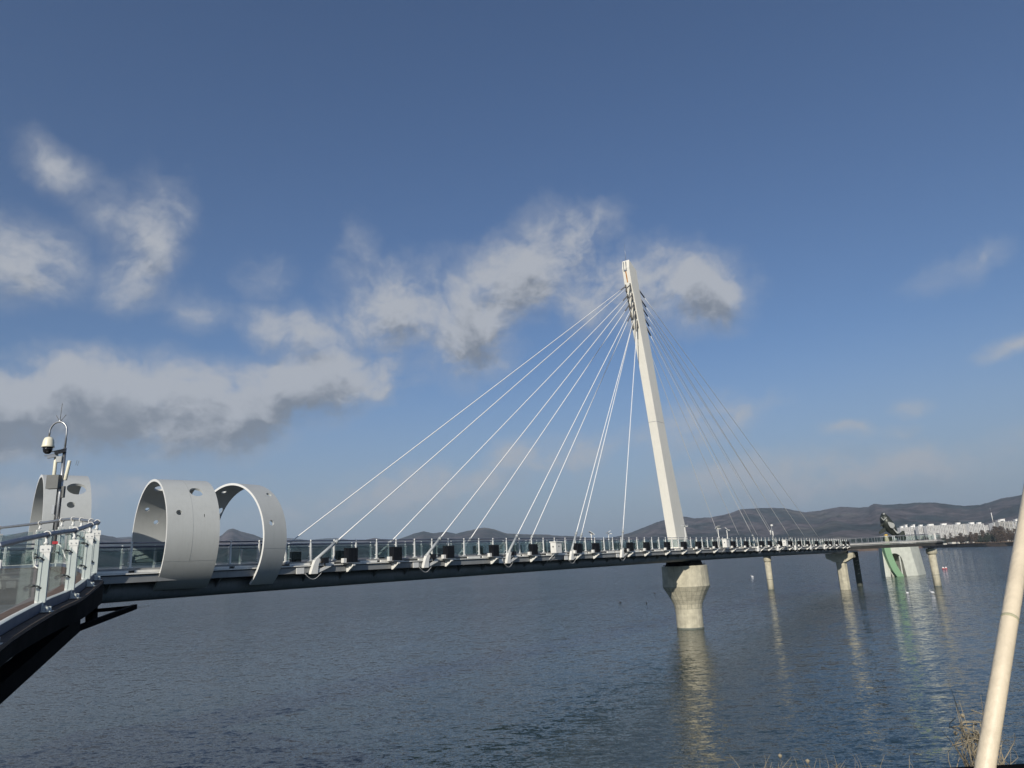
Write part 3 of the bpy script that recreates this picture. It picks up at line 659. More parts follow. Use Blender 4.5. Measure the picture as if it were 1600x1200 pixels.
# rails
RAILZ = 1.36
rp = [q+Vector((0, 0, RAILZ)) for q in es]
MB().tube([rp[i]+outn(i)*.0 for i in range(0, 21)], .052, 12).build('handrail', M['rail_blue'], VP)
MB().tube([rp[i] for i in range(20, len(rp))], .045, 12).build('handrail', M['galv'], VP)
def big_post():
    P = {}
    pf = MB()
    for y in (-.032, .032): pf.prism([(-.085, 0), (.105, 0), (.095, 1.14), (-.075, 1.14)], lambda u, v, w: (u, w, v), y-.007, y+.007)
    pf.cbox((-.03, -.047, .5), (.014, .016, .96)).cbox((.0, 0, .5), (.05, .05, .96)).cbox((.0, 0, -.1), (.12, .09, .25))
    P['post'] = pf
    P['cap_plate'] = MB().cbox((.01, -.045, 1.07), (.2, .012, .13)).cbox((.01, .045, 1.07), (.2, .012, .13)).tube([(.01, 0, 1.12), (.0, 0, 1.28)], .03, 8).lathe([(.01, 1.15), (.05, 1.17), (.045, 1.2), (.02, 1.22)], 10)
    P['bolt'] = MB().tube([(-.04, -.052, 1.06), (-.04, -.066, 1.06)], .014, 8).tube([(.06, -.052, 1.06), (.06, -.066, 1.06)], .014, 8)
    ring = MB()
    n_, k_ = 18, 8
    ring.add([((.066+.014*cos(2*pi*j/k_))*cos(2*pi*i/n_), .02*sin(2*pi*j/k_), RAILZ+(.066+.014*cos(2*pi*j/k_))*sin(2*pi*i/n_)) for i in range(n_) for j in range(k_)],
             [(i*k_+j, i*k_+(j+1) % k_, ((i+1) % n_)*k_+(j+1) % k_, ((i+1) % n_)*k_+j) for i in range(n_) for j in range(k_)], True)
    P['rail_clamp'] = ring
    for z in (.28, .84):
        sp_ = MB()
        for s_ in (-1, 1):
            sp_.tube([(.0, s_*.03, z), (-.04, s_*.10, z+.05), (-.12, s_*.16, z+.06)], .017, 6); sp_.lathe([(.01, -.03), (.032, -.02), (.032, .02), (.01, .03)], 8, (-.12, s_*.16, z+.06))
        P['glass_fitting' if z < .5 else 'glass_fitting_'] = sp_
    ft = MB().cbox((.15, 0, -.178), (.18, .30, .02)).cbox((.10, .0, -.12), (.06, .05, .12))
    for y in (-.11, .11): ft.tube([(.17, y, -.18), (.17, y, -.08)], .028, 8)
    P['foot_bolts'] = ft
    mm = dict(glass_fitting_='boxg', post='post', cap_plate='post', bolt='galv', rail_clamp='white', glass_fitting='boxg', foot_bolts='white')
    return {k2: v.mesh(k2, M[mm[k2]]) for k2, v in P.items()}
BP = big_post()
def place_post(q, nrm):
    rz = atan2(nrm.y, nrm.x); root = None
    po = link('post', BP['post'], VP, q, (0, 0, rz))
    for k2, me in BP.items():
        if k2 != 'post': link(k2.rstrip('_'), me, po)
# positions along the edge: parameter by index in es
def es_at(u):
    i = int(u); f_ = u-i; return es[i].lerp(es[min(i+1, len(es)-1)], f_), outn(i)
us = [1.0, 4.4, 8.0, 12.0, 16.0, 19.2, 22.5, 26, 29.6, 33.2, 36.6, 40, 43.6]
pts = []
for u in us:
    q, nn = es_at(u); place_post(q, nn); pts.append((q, nn, u))
for (q0, n0, u0), (q1, n1, u1) in zip(pts[:-1], pts[1:]):
    a = q0-n0*.15; b = q1-n1*.15; d = b-a; dd = Vector((d.x, d.y, 0)).normalized()
    a2 = a+dd*.12+Vector((0, 0, .12)); b2 = b-dd*.12+Vector((0, 0, .12)); h = Vector((0, 0, .95)); tn = Vector((dd.y, -dd.x, 0))*.012
    m = MB(); m.add([a2, b2, b2+h, a2+h, a2+tn, b2+tn, b2+h+tn, a2+h+tn], [(0,1,2,3),(7,6,5,4),(0,4,5,1),(1,5,6,2),(2,6,7,3),(3,7,4,0)])
    m.build('glass_panel', M['glassc'], VP)
# notice on the glass with a red band
q = at(86, 848, 21.9); X = Matrix.Translation(q) @ Matrix.Rotation(.75, 4, 'Z')
nt_ = thing('safety_notice', 'small clear notice with a red band behind the platform glass', 'notice', q, .75)
MB().cbox((0, 0, 0), (.15, .01, .085)).build('red_band', M['red'], nt_)
m = MB()
for i, (x, z, w_) in enumerate(((-.12, .24, .06), (-.02, .25, .05), (.07, .26, .07), (.17, .25, .05), (-.1, .35, .05), (0, .36, .06), (.1, .37, .05))): m.cbox((x, 0, z), (w_, .01, .045))
m.build('white_lettering', M['white'], nt_)
for (pp, lb) in ((((88,849),(95,853),(99,862),(103,872),(110,878)), 'thin white curved hose hanging behind the second platform post'), (((52,862),(52,874),(55,885),(62,888)), 'thin white curved pipe beside the first platform post')):
    m = MB(); m.tube(smoothp([at(x, y, 22.2) for x, y in pp]), .022, 6); m.build('curved_pipe', M['white'], label=lb, cat='pipe')

# ------------------------------------------------------------------ camera pole at the left
cb = at(82, 880, 25.0); top = at(98, 672, 25.0)
CP = thing('camera_pole', 'slim steel camera pole with curved top arm in front of the left ring', 'camera pole', (cb.x, cb.y, 9.6))
base = Vector((cb.x, cb.y, 9.6))
def rel(x, y, Y=25.0): return at(x, y, Y)-base
x0 = rel(91, 760).x*0
H_ = rel(95.5, 700).z
MB().tube([(0, 0, 0), (0, 0, H_*.62), (0, 0, H_)], [.075, .07, .055], 12).build('pole', M['galv'], CP)
# gooseneck
gn_ = [(0, 0, H_)]; zt = rel(96, 672).z; w_ = .62
gn_ += [(0, 0, zt-.15)]
for i in range(1, 13):
    a = pi*i/12; gn_.append((-w_/2+w_/2*cos(a), 0, zt-.05+.36*sin(a)))
gn_.append((-w_, 0, zt-.25))
MB().tube(gn_, .032, 10).build('gooseneck', M['galv'], CP)
dz = zt-.25
dm = MB().lathe([(.05, .02), (.13, -.02), (.17, -.12), (.19, -.28), (.21, -.34), (.2, -.36)], 24, (-w_, 0, dz)).build('dome_housing', M['cream'], CP)
MB().lathe([(.155, -.362), (.155, -.44), (.13, -.53), (.07, -.59), (.02, -.6)], 24, (-w_, 0, dz)).build('dome', M['dome'], dm)
for i, (ax_, ay) in enumerate(((.2, 0), (-.18, .05), (.0, -.02))):
    MB().tube([(-w_/2+.02, 0, zt+.3), (-w_/2+.02+ax_*(1 if i < 2 else 0)+(.03 if i == 2 else 0), ay, zt+.36+(.2 if i < 2 else .62))], .011, 5).build('lightning_prong', M['boxg'], CP)
MB().lathe([(.02, zt+.27), (.035, zt+.3), (.03, zt+.37), (.01, zt+.4)], 8, (-w_/2+.02, 0, 0)).build('finial', M['galv'], CP)
for dx, yaw, mt, zc in ((-.33, .5, 'galv', -.02), (-.08, .4, 'black', .12)):
    X = Matrix.Translation((dx, -.12, H_-.28+zc)) @ Matrix.Rotation(yaw, 4, 'Z') @ Matrix.Rotation(-.28, 4, 'Y')
    MB().cbox((0, 0, 0), (.34, .11, .11), X).cbox((-.03, 0, .066), (.42, .13, .015), X).build('bullet_camera', M[mt], CP)
MB().cbox((-.1, -.06, H_-.42), (.2, .14, .2)).build('camera_mount', M['greypost'], CP)
zz = rel(83, 735).z
for nm, x, tl_, zc, ln_ in (('antenna', rel(84, 731).x+.04, 0, rel(84, 731).z, .74), ('antenna', rel(104.5, 735).x+.02, .13, rel(104.5, 735).z, .70)):
    X = Matrix.Translation((x, 0, zc)) @ Matrix.Rotation(tl_, 4, 'Y')
    m = MB(); m.lathe([(.05, -ln_/2), (.058, -ln_/2+.02), (.058, ln_/2-.02), (.05, ln_/2)], 14)
    m.v = [tuple(X @ Vector(v)) for v in m.v]; m.build(nm, M['cream'], CP)
    MB().cbox((x*.5, 0, zc-.32), (abs(x), .04, .05)).build('antenna_bracket', M['galv'], CP)
MB().tube([(.44, .02, zz+.15), (.47, .02, zz+.33)], .006, 5).tube([(.5, .02, zz+.13), (.54, .02, zz+.31)], .006, 5).build('whip_aerial', M['boxg'], CP)
zb = rel(85, 754).z
MB().cbox((-.17, -.14, zb), (.42, .22, .48)).build('equipment_box', M['boxg'], CP)
MB().cbox((.12, -.03, zb-.35), (.1, .1, .4)).build('cable_box', M['boxg'], CP)
MB().tube([(-.06, -.07, .3), (-.06, -.07, zb-.2)], .02, 6).tube([(.09, -.06, .3), (.09, -.06, zb-.3)], .024, 6).build('conduit', M['black'], CP)
MB().cbox((-.1, -.1, rel(83, 797).z), (.09, .08, .3)).build('junction_box', M['galv'], CP)

# ------------------------------------------------------------------ piers
def pier_thing(label, P, name='pier', rz=0): return thing(name, label, 'bridge pier', (P.x, P.y, 0), rz, 'concrete piers standing in the water')
P1 = W(0, 0, 0)
o = pier_thing('thick flared concrete pier under the pylon, standing in open water', P1)
MB().lathe([(1.68, -1.5), (1.69, .25), (1.68, 1.93)], 24, smooth=False).build('foot', M['conc'], o)
MB().lathe([(1.72, -1.4), (1.725, .1), (1.70, .2)], 24).build('tide_line', M['concd'], o)
MB().lathe([(1.68, 1.935), (1.69, 1.96), (1.71, 2.5), (1.85, 3.1), (2.09, 3.6), (2.38, 4.15), (2.70, 4.7), (3.0, 5.2), (3.03, 5.26), (2.98, 6.4), (2.93, 7.85)], 24, smooth=False).build('flared_head', M['conc'], o)
m = MB()
for i in range(24):
    a = 2*pi*i/24
    m.tube([((r+.004)*cos(a), (r+.004)*sin(a), z) for r, z in ((1.71, 2.5), (1.85, 3.1), (2.09, 3.6), (2.38, 4.15), (2.70, 4.7), (3.0, 5.18))], .010, 4)
for z, r in ((2.5, 1.71), (3.1, 1.85), (3.6, 2.09), (4.15, 2.38), (4.7, 2.70), (5.26, 3.03)):
    m.tube([((r+.002)*cos(2*pi*i/24), (r+.002)*sin(2*pi*i/24), z) for i in range(25)], .012, 4)
jo = m.build('formwork_line', M['concd'], o); jo['kind'] = 'stuff'
sdl = bthing('bearing_saddle', 'black steel saddle between the deck girders and the flared pier', 'bearing', 0, 0, 7.85)
MB().prism([(-2.2, .002), (2.2, .002), (1.6, .62), (-1.6, .62)], lambda u, v, w_: (w_, u, v), -1.7, 1.7).build('saddle', M['matt'], sdl)
MB().cbox((0, 0, .12), (4.6, 3.0, .1)).build('saddle_plate', M['matt'], sdl)
def round_pier(label, x, y, r, rc, hc, top, m_='conc'):
    P = on_z(x, y, 0); o = pier_thing(label, P)
    MB().lathe([(r, -1.5), (r*1.0, top-hc-.002)], 26).build('shaft', M[m_], o)
    MB().lathe([(r*1.05, top-hc), (rc, top-hc+.25), (rc, top-.05), (rc*.97, top)], 26).build('capital', M[m_], o)
    MB().lathe([(r+.012, 2.4), (r+.014, 2.45), (r+.012, 2.5)], 26).build('joint', M['concd'], o)
    MB().lathe([(r+.012, -1.4), (r+.014, .1), (r+.01, .2)], 26).build('tide_line', M['concd'], o)
    MB().cbox((0, 0, top+.12), (.9, .9, .24)).build('bearing', M['boxg'], o)
round_pier('slim round pier with capital between the pylon and the plaza', 1205, 922, .7, .88, 1.5, 8.05)
round_pier('slim round pier at the right end of the plaza', 1465.5, 916.5, .74, 1.06, 1.25, 8.0)
P = on_z(1343.8, 915.5, 0); o = pier_thing('round pier with white streaks, coloured dark for the plaza shade', P)
MB().lathe([(.68, -1.5), (.70, 8.0)], 22).build('shaft', M['concd'], o)  # shade under the plaza is put into the shaft colour
m = MB()
for z, a, w_ in ((7.4, -1.5, .7), (5.9, -1.7, 1.0), (5.0, -1.2, .4), (5.1, -2.3, .4), (3.9, -1.4, .8), (2.9, -1.8, .6)):
    for q in range(5):
        aa = a+(q-2)*w_/5; m.cbox((.695*cos(aa), .695*sin(aa), z+.04*(q-2)), (.03, .2*w_, .13), Matrix.Identity(4))
m.build('white_streak', M['white'], o)
P = on_z(1321, 921, 0); o = pier_thing('octagonal pier with hammerhead cap at the far end of the bridge', P, rz=-TH)
MB().lathe([(1.12, -1.5), (1.12, 2.28)], 8, smooth=False).build('foot', M['conc'], o)
MB().lathe([(1.12, 2.285), (1.12, 5.9)], 8, smooth=False).build('shaft', M['conc'], o)
MB().prism([(-1.0, 5.902), (1.0, 5.902), (1.5, 6.15), (2.9, 6.9), (2.95, 7.9), (-2.95, 7.9), (-2.9, 6.9), (-1.5, 6.15)], lambda u, v, w_: (u, w_, v), -1.15, 1.15).build('hammerhead', M['conc'], o)
for s in (-1.25, 1.25): MB().cbox((s, 0, 8.1), (.8, .8, .38)).build('bearing', M['matt'], o)

# ------------------------------------------------------------------ plaza at the far end
PZ = bthing('plaza_deck', 'wide plaza deck with light steel railing at the far end of the bridge', 'plaza')
poly = [(2.5, 84.25), (10, 86.6), (18.6, 89.2), (19.2, 95.5), (10, 100.5), (0, 104), (-10, 98.5), (-18.5, 92), (-18.9, 85.5), (-10, 84.3), (-2.5, 84.25)]
def zq(t): return 9.72
MB().prism(poly, lambda u, v, w_: (u, v, w_), 9.66, 9.86).build('deck', M['deck'], PZ)
def inset(k_): 
    c = Vector((0, 93)); return [tuple(c+(Vector(q)-c)*k_) for q in poly]
m = MB(); ed = list(zip(poly[:-1], poly[1:]))
def wallalong(k_, z0, z1, th_):
    m = MB()
    ps = inset(k_)
    for a, b in zip(ps[:-1], ps[1:]):
        a = Vector(a); b = Vector(b); d = (b-a).normalized(); nn = Vector((d.y, -d.x))*th_
        vv = [(*q, z) for z in (z0, z1) for q in (a, b, b+nn, a+nn)]
        m.add(vv, [(0,1,2,3),(7,6,5,4),(0,4,5,1),(1,5,6,2),(2,6,7,3),(3,7,4,0)])
    return m
wallalong(1.012, 9.58, 9.64, .25).build('edge_beam', M['white'], PZ)
wallalong(1.01, 9.34, 9.40, .2).build('edge_beam', M['greypost'], PZ)
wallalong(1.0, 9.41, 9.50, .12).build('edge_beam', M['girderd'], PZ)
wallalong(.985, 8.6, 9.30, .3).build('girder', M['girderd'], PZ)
MB().prism(inset(.972), lambda u, v, w_: (u, v, w_), 9.0, 9.3).build('underside', M['fascia'], PZ)
ps = inset(.985)
MB().tube([(*q, 11.12) for q in ps], .04, 6).build('handrail', M['galv'], PZ)
MB().tube([(*q, 9.98) for q in ps], .03, 6).build('lower_rail', M['galv'], PZ)
pz_post = MB().cbox((0, 0, .62), (.07, .07, 1.24)).mesh('post', M['galv']); pz_glass = MB().cbox((0, 0, .62), (1.1, .012, .9)).mesh('glass_panel', M['glassc'])
for a, b in zip(ps[:-1], ps[1:]):
    a = Vector((*a, 9.86)); b = Vector((*b, 9.86)); L_ = (b-a).length; n_ = max(1, round(L_/1.35))
    for i in range(n_):
        link('post', pz_post, PZ, a.lerp(b, i/n_)); d = (b-a)
        link('glass_panel', pz_glass, PZ, a.lerp(b, (i+.5)/n_), (0, 0, atan2(d.y, d.x)))
q = W(18.0, 90.6, 9.87); o = thing('control_cabinet', 'white square box on the right corner of the plaza railing', 'cabinet', q, -TH-.5, 'white control cabinets on the deck edge')
MB().cbox((0, 0, .65), (1.35, .6, 1.3)).build('cabinet_body', M['white'], o); MB().cbox((0, -.31, .7), (.18, .02, .16)).build('emblem', M['boxg'], o)
MB().cbox((0, 0, 1.34), (1.45, .7, .06)).build('roof', M['white'], o)
q = at(1386.5, 848.5, 164.5); q.z = 9.87; o = thing('covered_stand', 'beige tapered covered stand with yellow top on the plaza', 'stand', q)
MB().lathe([(.52, 0), (.45, .5), (.36, 1.1), (.26, 1.38)], 12).build('cover', M['beige'], o); MB().lathe([(.3, 1.385), (.42, 1.45), (.34, 1.62), (.12, 1.72)], 12).build('yellow_top', M['yellow'], o)
for px_, lb in ((1396, 'two slim grey posts on the plaza right of the yellow topped stand'),):
    q = at(px_, 848, 164); q.z = 9.87; o = thing('bollard', lb, 'bollard', q); MB().tube([(0, 0, 0), (0, 0, 1.2)], .07, 8).tube([(.45, .1, 0), (.45, .1, 1.25)], .07, 8).build('posts', M['post'], o)

# ------------------------------------------------------------------ statue and its base
SB = thing('statue_base', 'pale tapered concrete base with arched opening and green band in the water', 'statue base', (113, 222, 0))
bo_ = Vector((113, 222, 0))
bot = [(107.9, 218.8, -1.5), (118.1, 219.3, -1.5), (124.1, 226, -1.5), (111.5, 229, -1.5)]; tp = [(108.9, 220.2, 9.2), (117.4, 220.5, 9.2), (123.0, 226, 9.2), (111.5, 227.5, 9.2)]
m = MB(); m.add([Vector(q)-bo_ for q in bot+tp], [(3,2,1,0),(4,5,6,7),(0,1,5,4),(1,2,6,5),(2,3,7,6),(3,0,4,7)])
me = m.mesh('shaft', M['concw']); tmp = bpy.data.objects.new('tmp', me); col.objects.link(tmp)
ar = [(-3.6, -1.7), (1.5, -1.7), (1.3, 4.4)]+[(-.75+1.95*cos(a), 4.6+2.05*sin(a)) for a in [pi*i/12 for i in range(13)]]+[(-2.75, 4.4)]
cc_ = MB().prism(ar, lambda u, v, w_: (u+(0 if v < 4.4 else 0), w_, v), -6, 3.0); co = bpy.data.objects.new('cut', cc_.mesh('cut', M['concd'])); col.objects.link(co)
bo = tmp.modifiers.new('b', 'BOOLEAN'); bo.object = co; bo.solver = 'EXACT'
bpy.context.view_layer.update(); me2 = bpy.data.meshes.new_from_object(tmp.evaluated_get(bpy.context.evaluated_depsgraph_get())); me2.name = 'shaft'
bpy.data.objects.remove(tmp); bpy.data.objects.remove(co); link('shaft', me2, SB)
gp = smoothp([at(x, y, Y)-bo_ for x, y, Y in ((1385.5, 850, 218.6), (1387.5, 860, 218.4), (1392, 873, 218.2), (1399, 888, 218.0), (1408, 901, 217.9), (1413, 907, 217.9))])
m = MB(); v = []; f = []
for i, q in enumerate(gp):
    w0_, w1 = -.95, .85
    for dx, dy in ((w0_, 0), (w1, 0), (w1, 1.6), (w0_, 1.6)): v.append((q.x+dx, q.y+dy, q.z+dx*.25))
for i in range(len(gp)-1):
    for j in range(4): a, b = i*4+j, i*4+(j+1) % 4; f.append((a, b, b+4, a+4))
f += [(0, 1, 2, 3), tuple(range((len(gp)-1)*4, len(gp)*4))]
m.add(v, f).build('green_band', M['green'], SB)
MB().box((-.1, -3.1, -1.5), (.25, -2.8, 5.8)).build('inner_column', M['concw'], SB)
FT = Vector((111.8, 222.8, 9.2)); FS = thing('fish_statue', 'dark bronze leaping fish statue with pale fin above the plaza railing', 'statue', FT)
def fr(x, y, Y=222.): return at(x, y, Y)-FT
bc_ = [((1380.2, 801.5), .35), ((1380.6, 804.5), .85), ((1381.8, 809), 1.35), ((1384.2, 814.5), 1.65), ((1388, 820.5), 1.75), ((1392.5, 826.5), 1.5), ((1397.5, 832), 1.1), ((1402.5, 836.5), .75), ((1407, 840), .45)]
m = MB(); cs = [fr(*q) for q, r in bc_]; rs = [r for q, r in bc_]
m.tube(smoothp(cs, 3), [rs[min(int(i/3), 8)]*(1-(i % 3)/3)+rs[min(int(i/3)+1, 8)]*((i % 3)/3) for i in range(25)], 16)
m.build('body', M['fish'], FS)
def fin(name, pts_, mt, Y=221., th_=.22):
    qs = [fr(x, y, Y) for x, y in pts_]
    m = MB(); n_ = len(qs); m.v = [tuple(q) for q in qs]+[tuple(q+Vector((0, th_, 0))) for q in qs]
    m.f = [tuple(range(n_)), tuple(reversed(range(n_, 2*n_)))]+[((i+1) % n_, i, n_+i, n_+(i+1) % n_) for i in range(n_)]; m.sm = [False]*len(m.f)
    return m.build(name, M[mt], FS)
fin('pectoral_fin', [(1387.2,816.5),(1389,815.2),(1393,816.5),(1396,817.2),(1398,820),(1397.6,823.5),(1395,825.6),(1391.5,824.5),(1389,821)], 'fishw', 219.8)
fin('gill_stripe', [(1376.4,809),(1377.3,808.4),(1381,812),(1385,808),(1385.6,808.8),(1381,813.6)], 'fishw', 219.9)
fin('mouth_patch', [(1379.4,801.8),(1382.5,801.6),(1382.8,803.8),(1380,804)], 'fishw', 220.6)  # pale patch on the mouth
fin('dorsal_fin', [(1385,806.5),(1388.2,806.3),(1391.5,812),(1391,815.5),(1387.5,812)], 'fish', 222)
fin('pelvic_fin', [(1379.8,814),(1377.2,819),(1375.6,823),(1377.4,822.6),(1382,818)], 'fish', 221.5)
fin('anal_fin', [(1383,824),(1377.5,826.8),(1373.4,831.5),(1375,834.4),(1380.5,832.5),(1384.5,830)], 'fish', 221.5)
fin('tail_fin', [(1403,835.5),(1410,829.5),(1412.8,829.4),(1416.2,841),(1414,846),(1405,843)], 'fish', 222.5)
fin('belly_stripe', [(1395.6,826),(1397,825.6),(1400,829.4),(1404,831),(1404.6,833.4),(1402,833.8),(1398.6,830.4)], 'fishw', 220.2)
MB().lathe([(2.6, 0), (2.4, .8), (1.9, 1.5), (1.2, 2.3), (.5, 2.7)], 9, (1.5, 1.5, 0), smooth=False).build('wave_plinth', M['fish'], FS)
MB().lathe([(.05, -.5), (.42, -.25), (.5, 0), (.42, .25), (.05, .5)], 10, tuple(fr(1399, 843, 219.6))).build('pearl', M['fishw'], FS)

# ------------------------------------------------------------------ far shore: apartment blocks
def apartment(label, x0, x1, yt0, yb, Y, floors, bays, roofs, tone='wallw', depth=14):
    a = at(x0, yt0, Y); b = at(x1, yt0, Y); gz = 4.0
    H2 = a.z-gz; Wd = b.x-a.x; o = thing('apartment_block', label, 'apartment block', (a.x, Y, gz), 0, 'white apartment blocks on the far shore')
    MB().box((0, 0, 0), (Wd, depth, H2)).build('wall', M[tone], o)
    fh = H2/floors; bw = Wd/bays; m = MB(); fins = MB(); bal = MB()
    for bI in range(bays):
        xa = bI*bw; dark = (bI % 3 == 1)
        if bI % 3 == 0: fins.box((xa-.35, -1.3, 0), (xa+.35, -.01, H2+.3))
        for fI in range(floors):
            z = fI*fh
            m.box((xa+bw*(.2 if not dark else .04), -.32, z+fh*.34), (xa+bw*(.84 if not dark else .97), -.02, z+fh*.86))
            if not dark: bal.box((xa+bw*.12, -1.1, z+.02), (xa+bw*.9, -.36, z+fh*.26))
    fins.box((Wd-.35, -1.3, 0), (Wd+.35, -.01, H2+.3))
    w_ = m.build('windows', M['win'], o, kind='stuff'); bal.build('balconies', M[tone], o, kind='stuff'); fins.build('fin_walls', M['wallw'], o, kind='stuff')
    for (u, w2, h2) in roofs:
        MB().box((Wd*u, 2, H2+.002), (Wd*u+w2, 9, H2+h2)).box((Wd*u-.6, 1.4, H2+h2+.004), (Wd*u+w2+.6, 9.6, H2+h2+1)).build('roof_house', M['wallw'], o)
    return o
Yb = 1900
apartment('leftmost white apartment block behind the fish statue', 1406, 1420, 824.5, 845, Yb, 14, 6, [(.2, 6, 3), (.7, 5, 6)])
apartment('narrow white apartment block with one roof house right of the statue', 1421, 1433, 824.0, 845, Yb+30, 14, 5, [(.3, 5, 3), (.62, 4, 6)])
apartment('white apartment block third along the shore row', 1434, 1446, 822.5, 845, Yb, 15, 6, [(.35, 7, 3)])
apartment('broad white apartment block above the white plaza box', 1447, 1467, 821.5, 845, Yb-20, 15, 9, [(.25, 13, 3)])
apartment('white apartment block left of the gap with bright end wall', 1468, 1487.5, 820.5, 845, Yb, 15, 8, [(.25, 12, 3)])
apartment('white apartment block right of the narrow gap in the row', 1490, 1512, 819.5, 844, Yb, 15, 9, [(.28, 9, 3.5)])
apartment('last white apartment block of the long row with two roof houses', 1512.6, 1536, 819, 844, Yb-15, 15, 9, [(.2, 10, 3.5), (.72, 8, 2.5)])
apartment('low end wing of the long apartment row', 1536.6, 1543, 820.5, 844, Yb+10, 14, 3, [])
for (xa, xb, yy, k_) in ((1550.5, 1553, 817.5, 'first'), (1553.8, 1556.3, 816.8, 'second'), (1557, 1559.4, 815.6, 'third')):
    apartment(f'narrow white slab block, {k_} left of the cream tower block', xa, xb, yy, 840, 1700, 15, 1, [])
apartment('cream tower block with stepped white roof by the tall mast', 1560, 1581, 815, 840, 1650, 15, 8, [(0, 14, 1.5), (.22, 10, 4.5)], 'wallc')
apartment('slab block just right of the cream tower block', 1582.5, 1586, 815.5, 838, 1680, 14, 2, [], 'wallc')
apartment('second slab block right of the cream tower block', 1587, 1590.5, 814, 838, 1690, 14, 2, [(.2, 5, 3)], 'wallc')
apartment('white block at the right edge behind the beige pole', 1591, 1606, 812.5, 838, 1700, 14, 5, [(.1, 12, 3)], 'wallc')
# mast
b0 = at(1555, 832, 1500); t0 = at(1551, 791, 1500); o = thing('radio_mast', 'thin lattice mast rising above the trees left of the cream tower', 'mast', (b0.x, 1500, 4))
Hm = t0.z-4
MB().tube([(0, 0, 0), (0, 0, Hm*.55)], [.9, .5], 4).build('lower_mast', M['galv'], o); MB().tube([(0, 0, Hm*.55), (0, 0, Hm*.82)], .75, 6).build('white_section', M['white'], o); MB().tube([(0, 0, Hm*.82), (0, 0, Hm)], [.25, .1], 5).build('spike', M['galv'], o)
# low pavilion and shore houses
b0 = at(1572, 838, 1200); o = thing('boathouse', 'low shore building with pale blue roof beside the beige pole', 'building', (b0.x, 1200, 4))
MB().box((0, 0, 0), (26, 14, 4)).build('wall', M['wallc'], o); MB().prism([(-1, 4.003), (27, 4.003), (25, 6.2), (6, 7)], lambda u, v, w_: (u, w_, v), -1, 15).build('roof', mat('pale_roof', (.35, .42, .45), .5), o)
hv = MB()
for i in range(15):
    x = R.uniform(1440, 1545); q = at(x, 848, R.uniform(1130, 1290)); w_ = R.uniform(2, 7); hv.box((q.x, q.y, 4.8), (q.x+w_, q.y+6, 4.8+R.uniform(1.8, 4)))
hv.build('shore_houses', M['wallc'], kind='stuff', label='small pale houses and boats among the trees along the far shore')
# bare shore trees
def tree_proto(seed, H_t, W_t, leafmat, dense, trunkh=.35):
    r = random.Random(seed); tr = MB(); cr_ = MB()
    tr.tube([(0, 0, -.5), (r.uniform(-.2, .2), 0, H_t*.45), (r.uniform(-.3, .3), .2, H_t*.85)], [.28, .18, .05], 6)
    for i in range(9):
        a = r.uniform(0, 2*pi); z = H_t*r.uniform(.3, .7); e = (cos(a)*W_t*.42, sin(a)*W_t*.42, z+H_t*r.uniform(.12, .28))
        tr.tube([(0, 0, z), e], [.1, .02], 4, cap=False)
    for i in range(dense):
        a = r.uniform(0, 2*pi); u = r.random()**.5; z = H_t*(trunkh+(1-trunkh)*r.random())
        prof_ = sin(pi*min(1, max(0, (z/H_t-trunkh*.6)/(1.05-trunkh*.6))))**.6*(.75+.35*sin(a*3+seed)+.15*r.random())
        c = Vector((cos(a)*u*W_t/2*prof_, sin(a)*u*W_t/2*prof_, z)); s_ = r.uniform(.18, .55)
        d = Vector((r.gauss(0, 1), r.gauss(0, 1), r.gauss(.5, 1))).normalized()*s_*1.6; e = d.cross(Vector((r.gauss(0, 1), r.gauss(0, 1), r.gauss(0, 1)))).normalized()*s_*.5
        cr_.add([c-d, c+e, c+d, c-e], [(0, 1, 2, 3)])
    return tr.mesh('trunk', M['bark']), cr_.mesh('crown', leafmat)
protos = [tree_proto(1, 11, 9, M['twig'], 520), tree_proto(2, 9, 10, M['twig'], 480, .2), tree_proto(3, 14, 6, M['twig'], 420), tree_proto(4, 10, 8, M['pine'], 700, .12), tree_proto(5, 8, 9, M['pine'], 600, .1)]
def shore_y(x):
    return 860.9-(x-1345)*.0475 if x < 1465 else 855.2-(x-1465)*.0185
for i in range(150):
    x = 1436+i*1.15+R.uniform(-.5, .5); q = on_z(x, shore_y(x), 0); d = R.uniform(25, 210); n_ = Vector((q.x, q.y, 0)).normalized()
    q = q+n_*d; k_ = R.choice([0, 0, 1, 1, 2, 3, 4, 4]) if x < 1545 else R.choice([2, 2, 0, 1, 3])
    lab = 'bare brown tree in the long row on the far shore' if k_ < 3 else 'dark evergreen tree in the long row on the far shore'
    o = thing('bare_tree' if k_ < 3 else 'evergreen_tree', lab, 'tree', (q.x, q.y, 4.9), R.uniform(0, 6), 'bare trees on the far shore' if k_ < 3 else 'evergreen trees on the far shore')
    s_ = R.uniform(.75, 1.45)*(1.25 if 1540 < x < 1575 and k_ == 2 else 1); o.scale = (s_, s_, s_*R.uniform(.85, 1.1))
    link('trunk', protos[k_][0], o); link('crown', protos[k_][1], o)
# shrubs and reeds along the water line
m = MB()
for i in range(9000):
    x = R.uniform(1200, 1640); y = shore_y(x) if x > 1345 else 860.9+(1345-x)*.036
    q = on_z(x, y, 0); n_ = Vector((q.x, q.y, 0)).normalized(); q = q+n_*R.uniform(4, 40); h = R.uniform(.6, 2.2); w_ = R.uniform(.3, 1.2)
    m.add([(q.x-w_, q.y, 2.2), (q.x+w_, q.y, 2.2), (q.x+w_*R.uniform(-.6, 1), q.y, 4.0+h), (q.x-w_*R.uniform(-.6, 1), q.y, 3.8+h*.8)], [(0, 1, 2, 3)])
m.build('reeds', M['reed'], kind='stuff', label='brown reeds and scrub along the far water line')

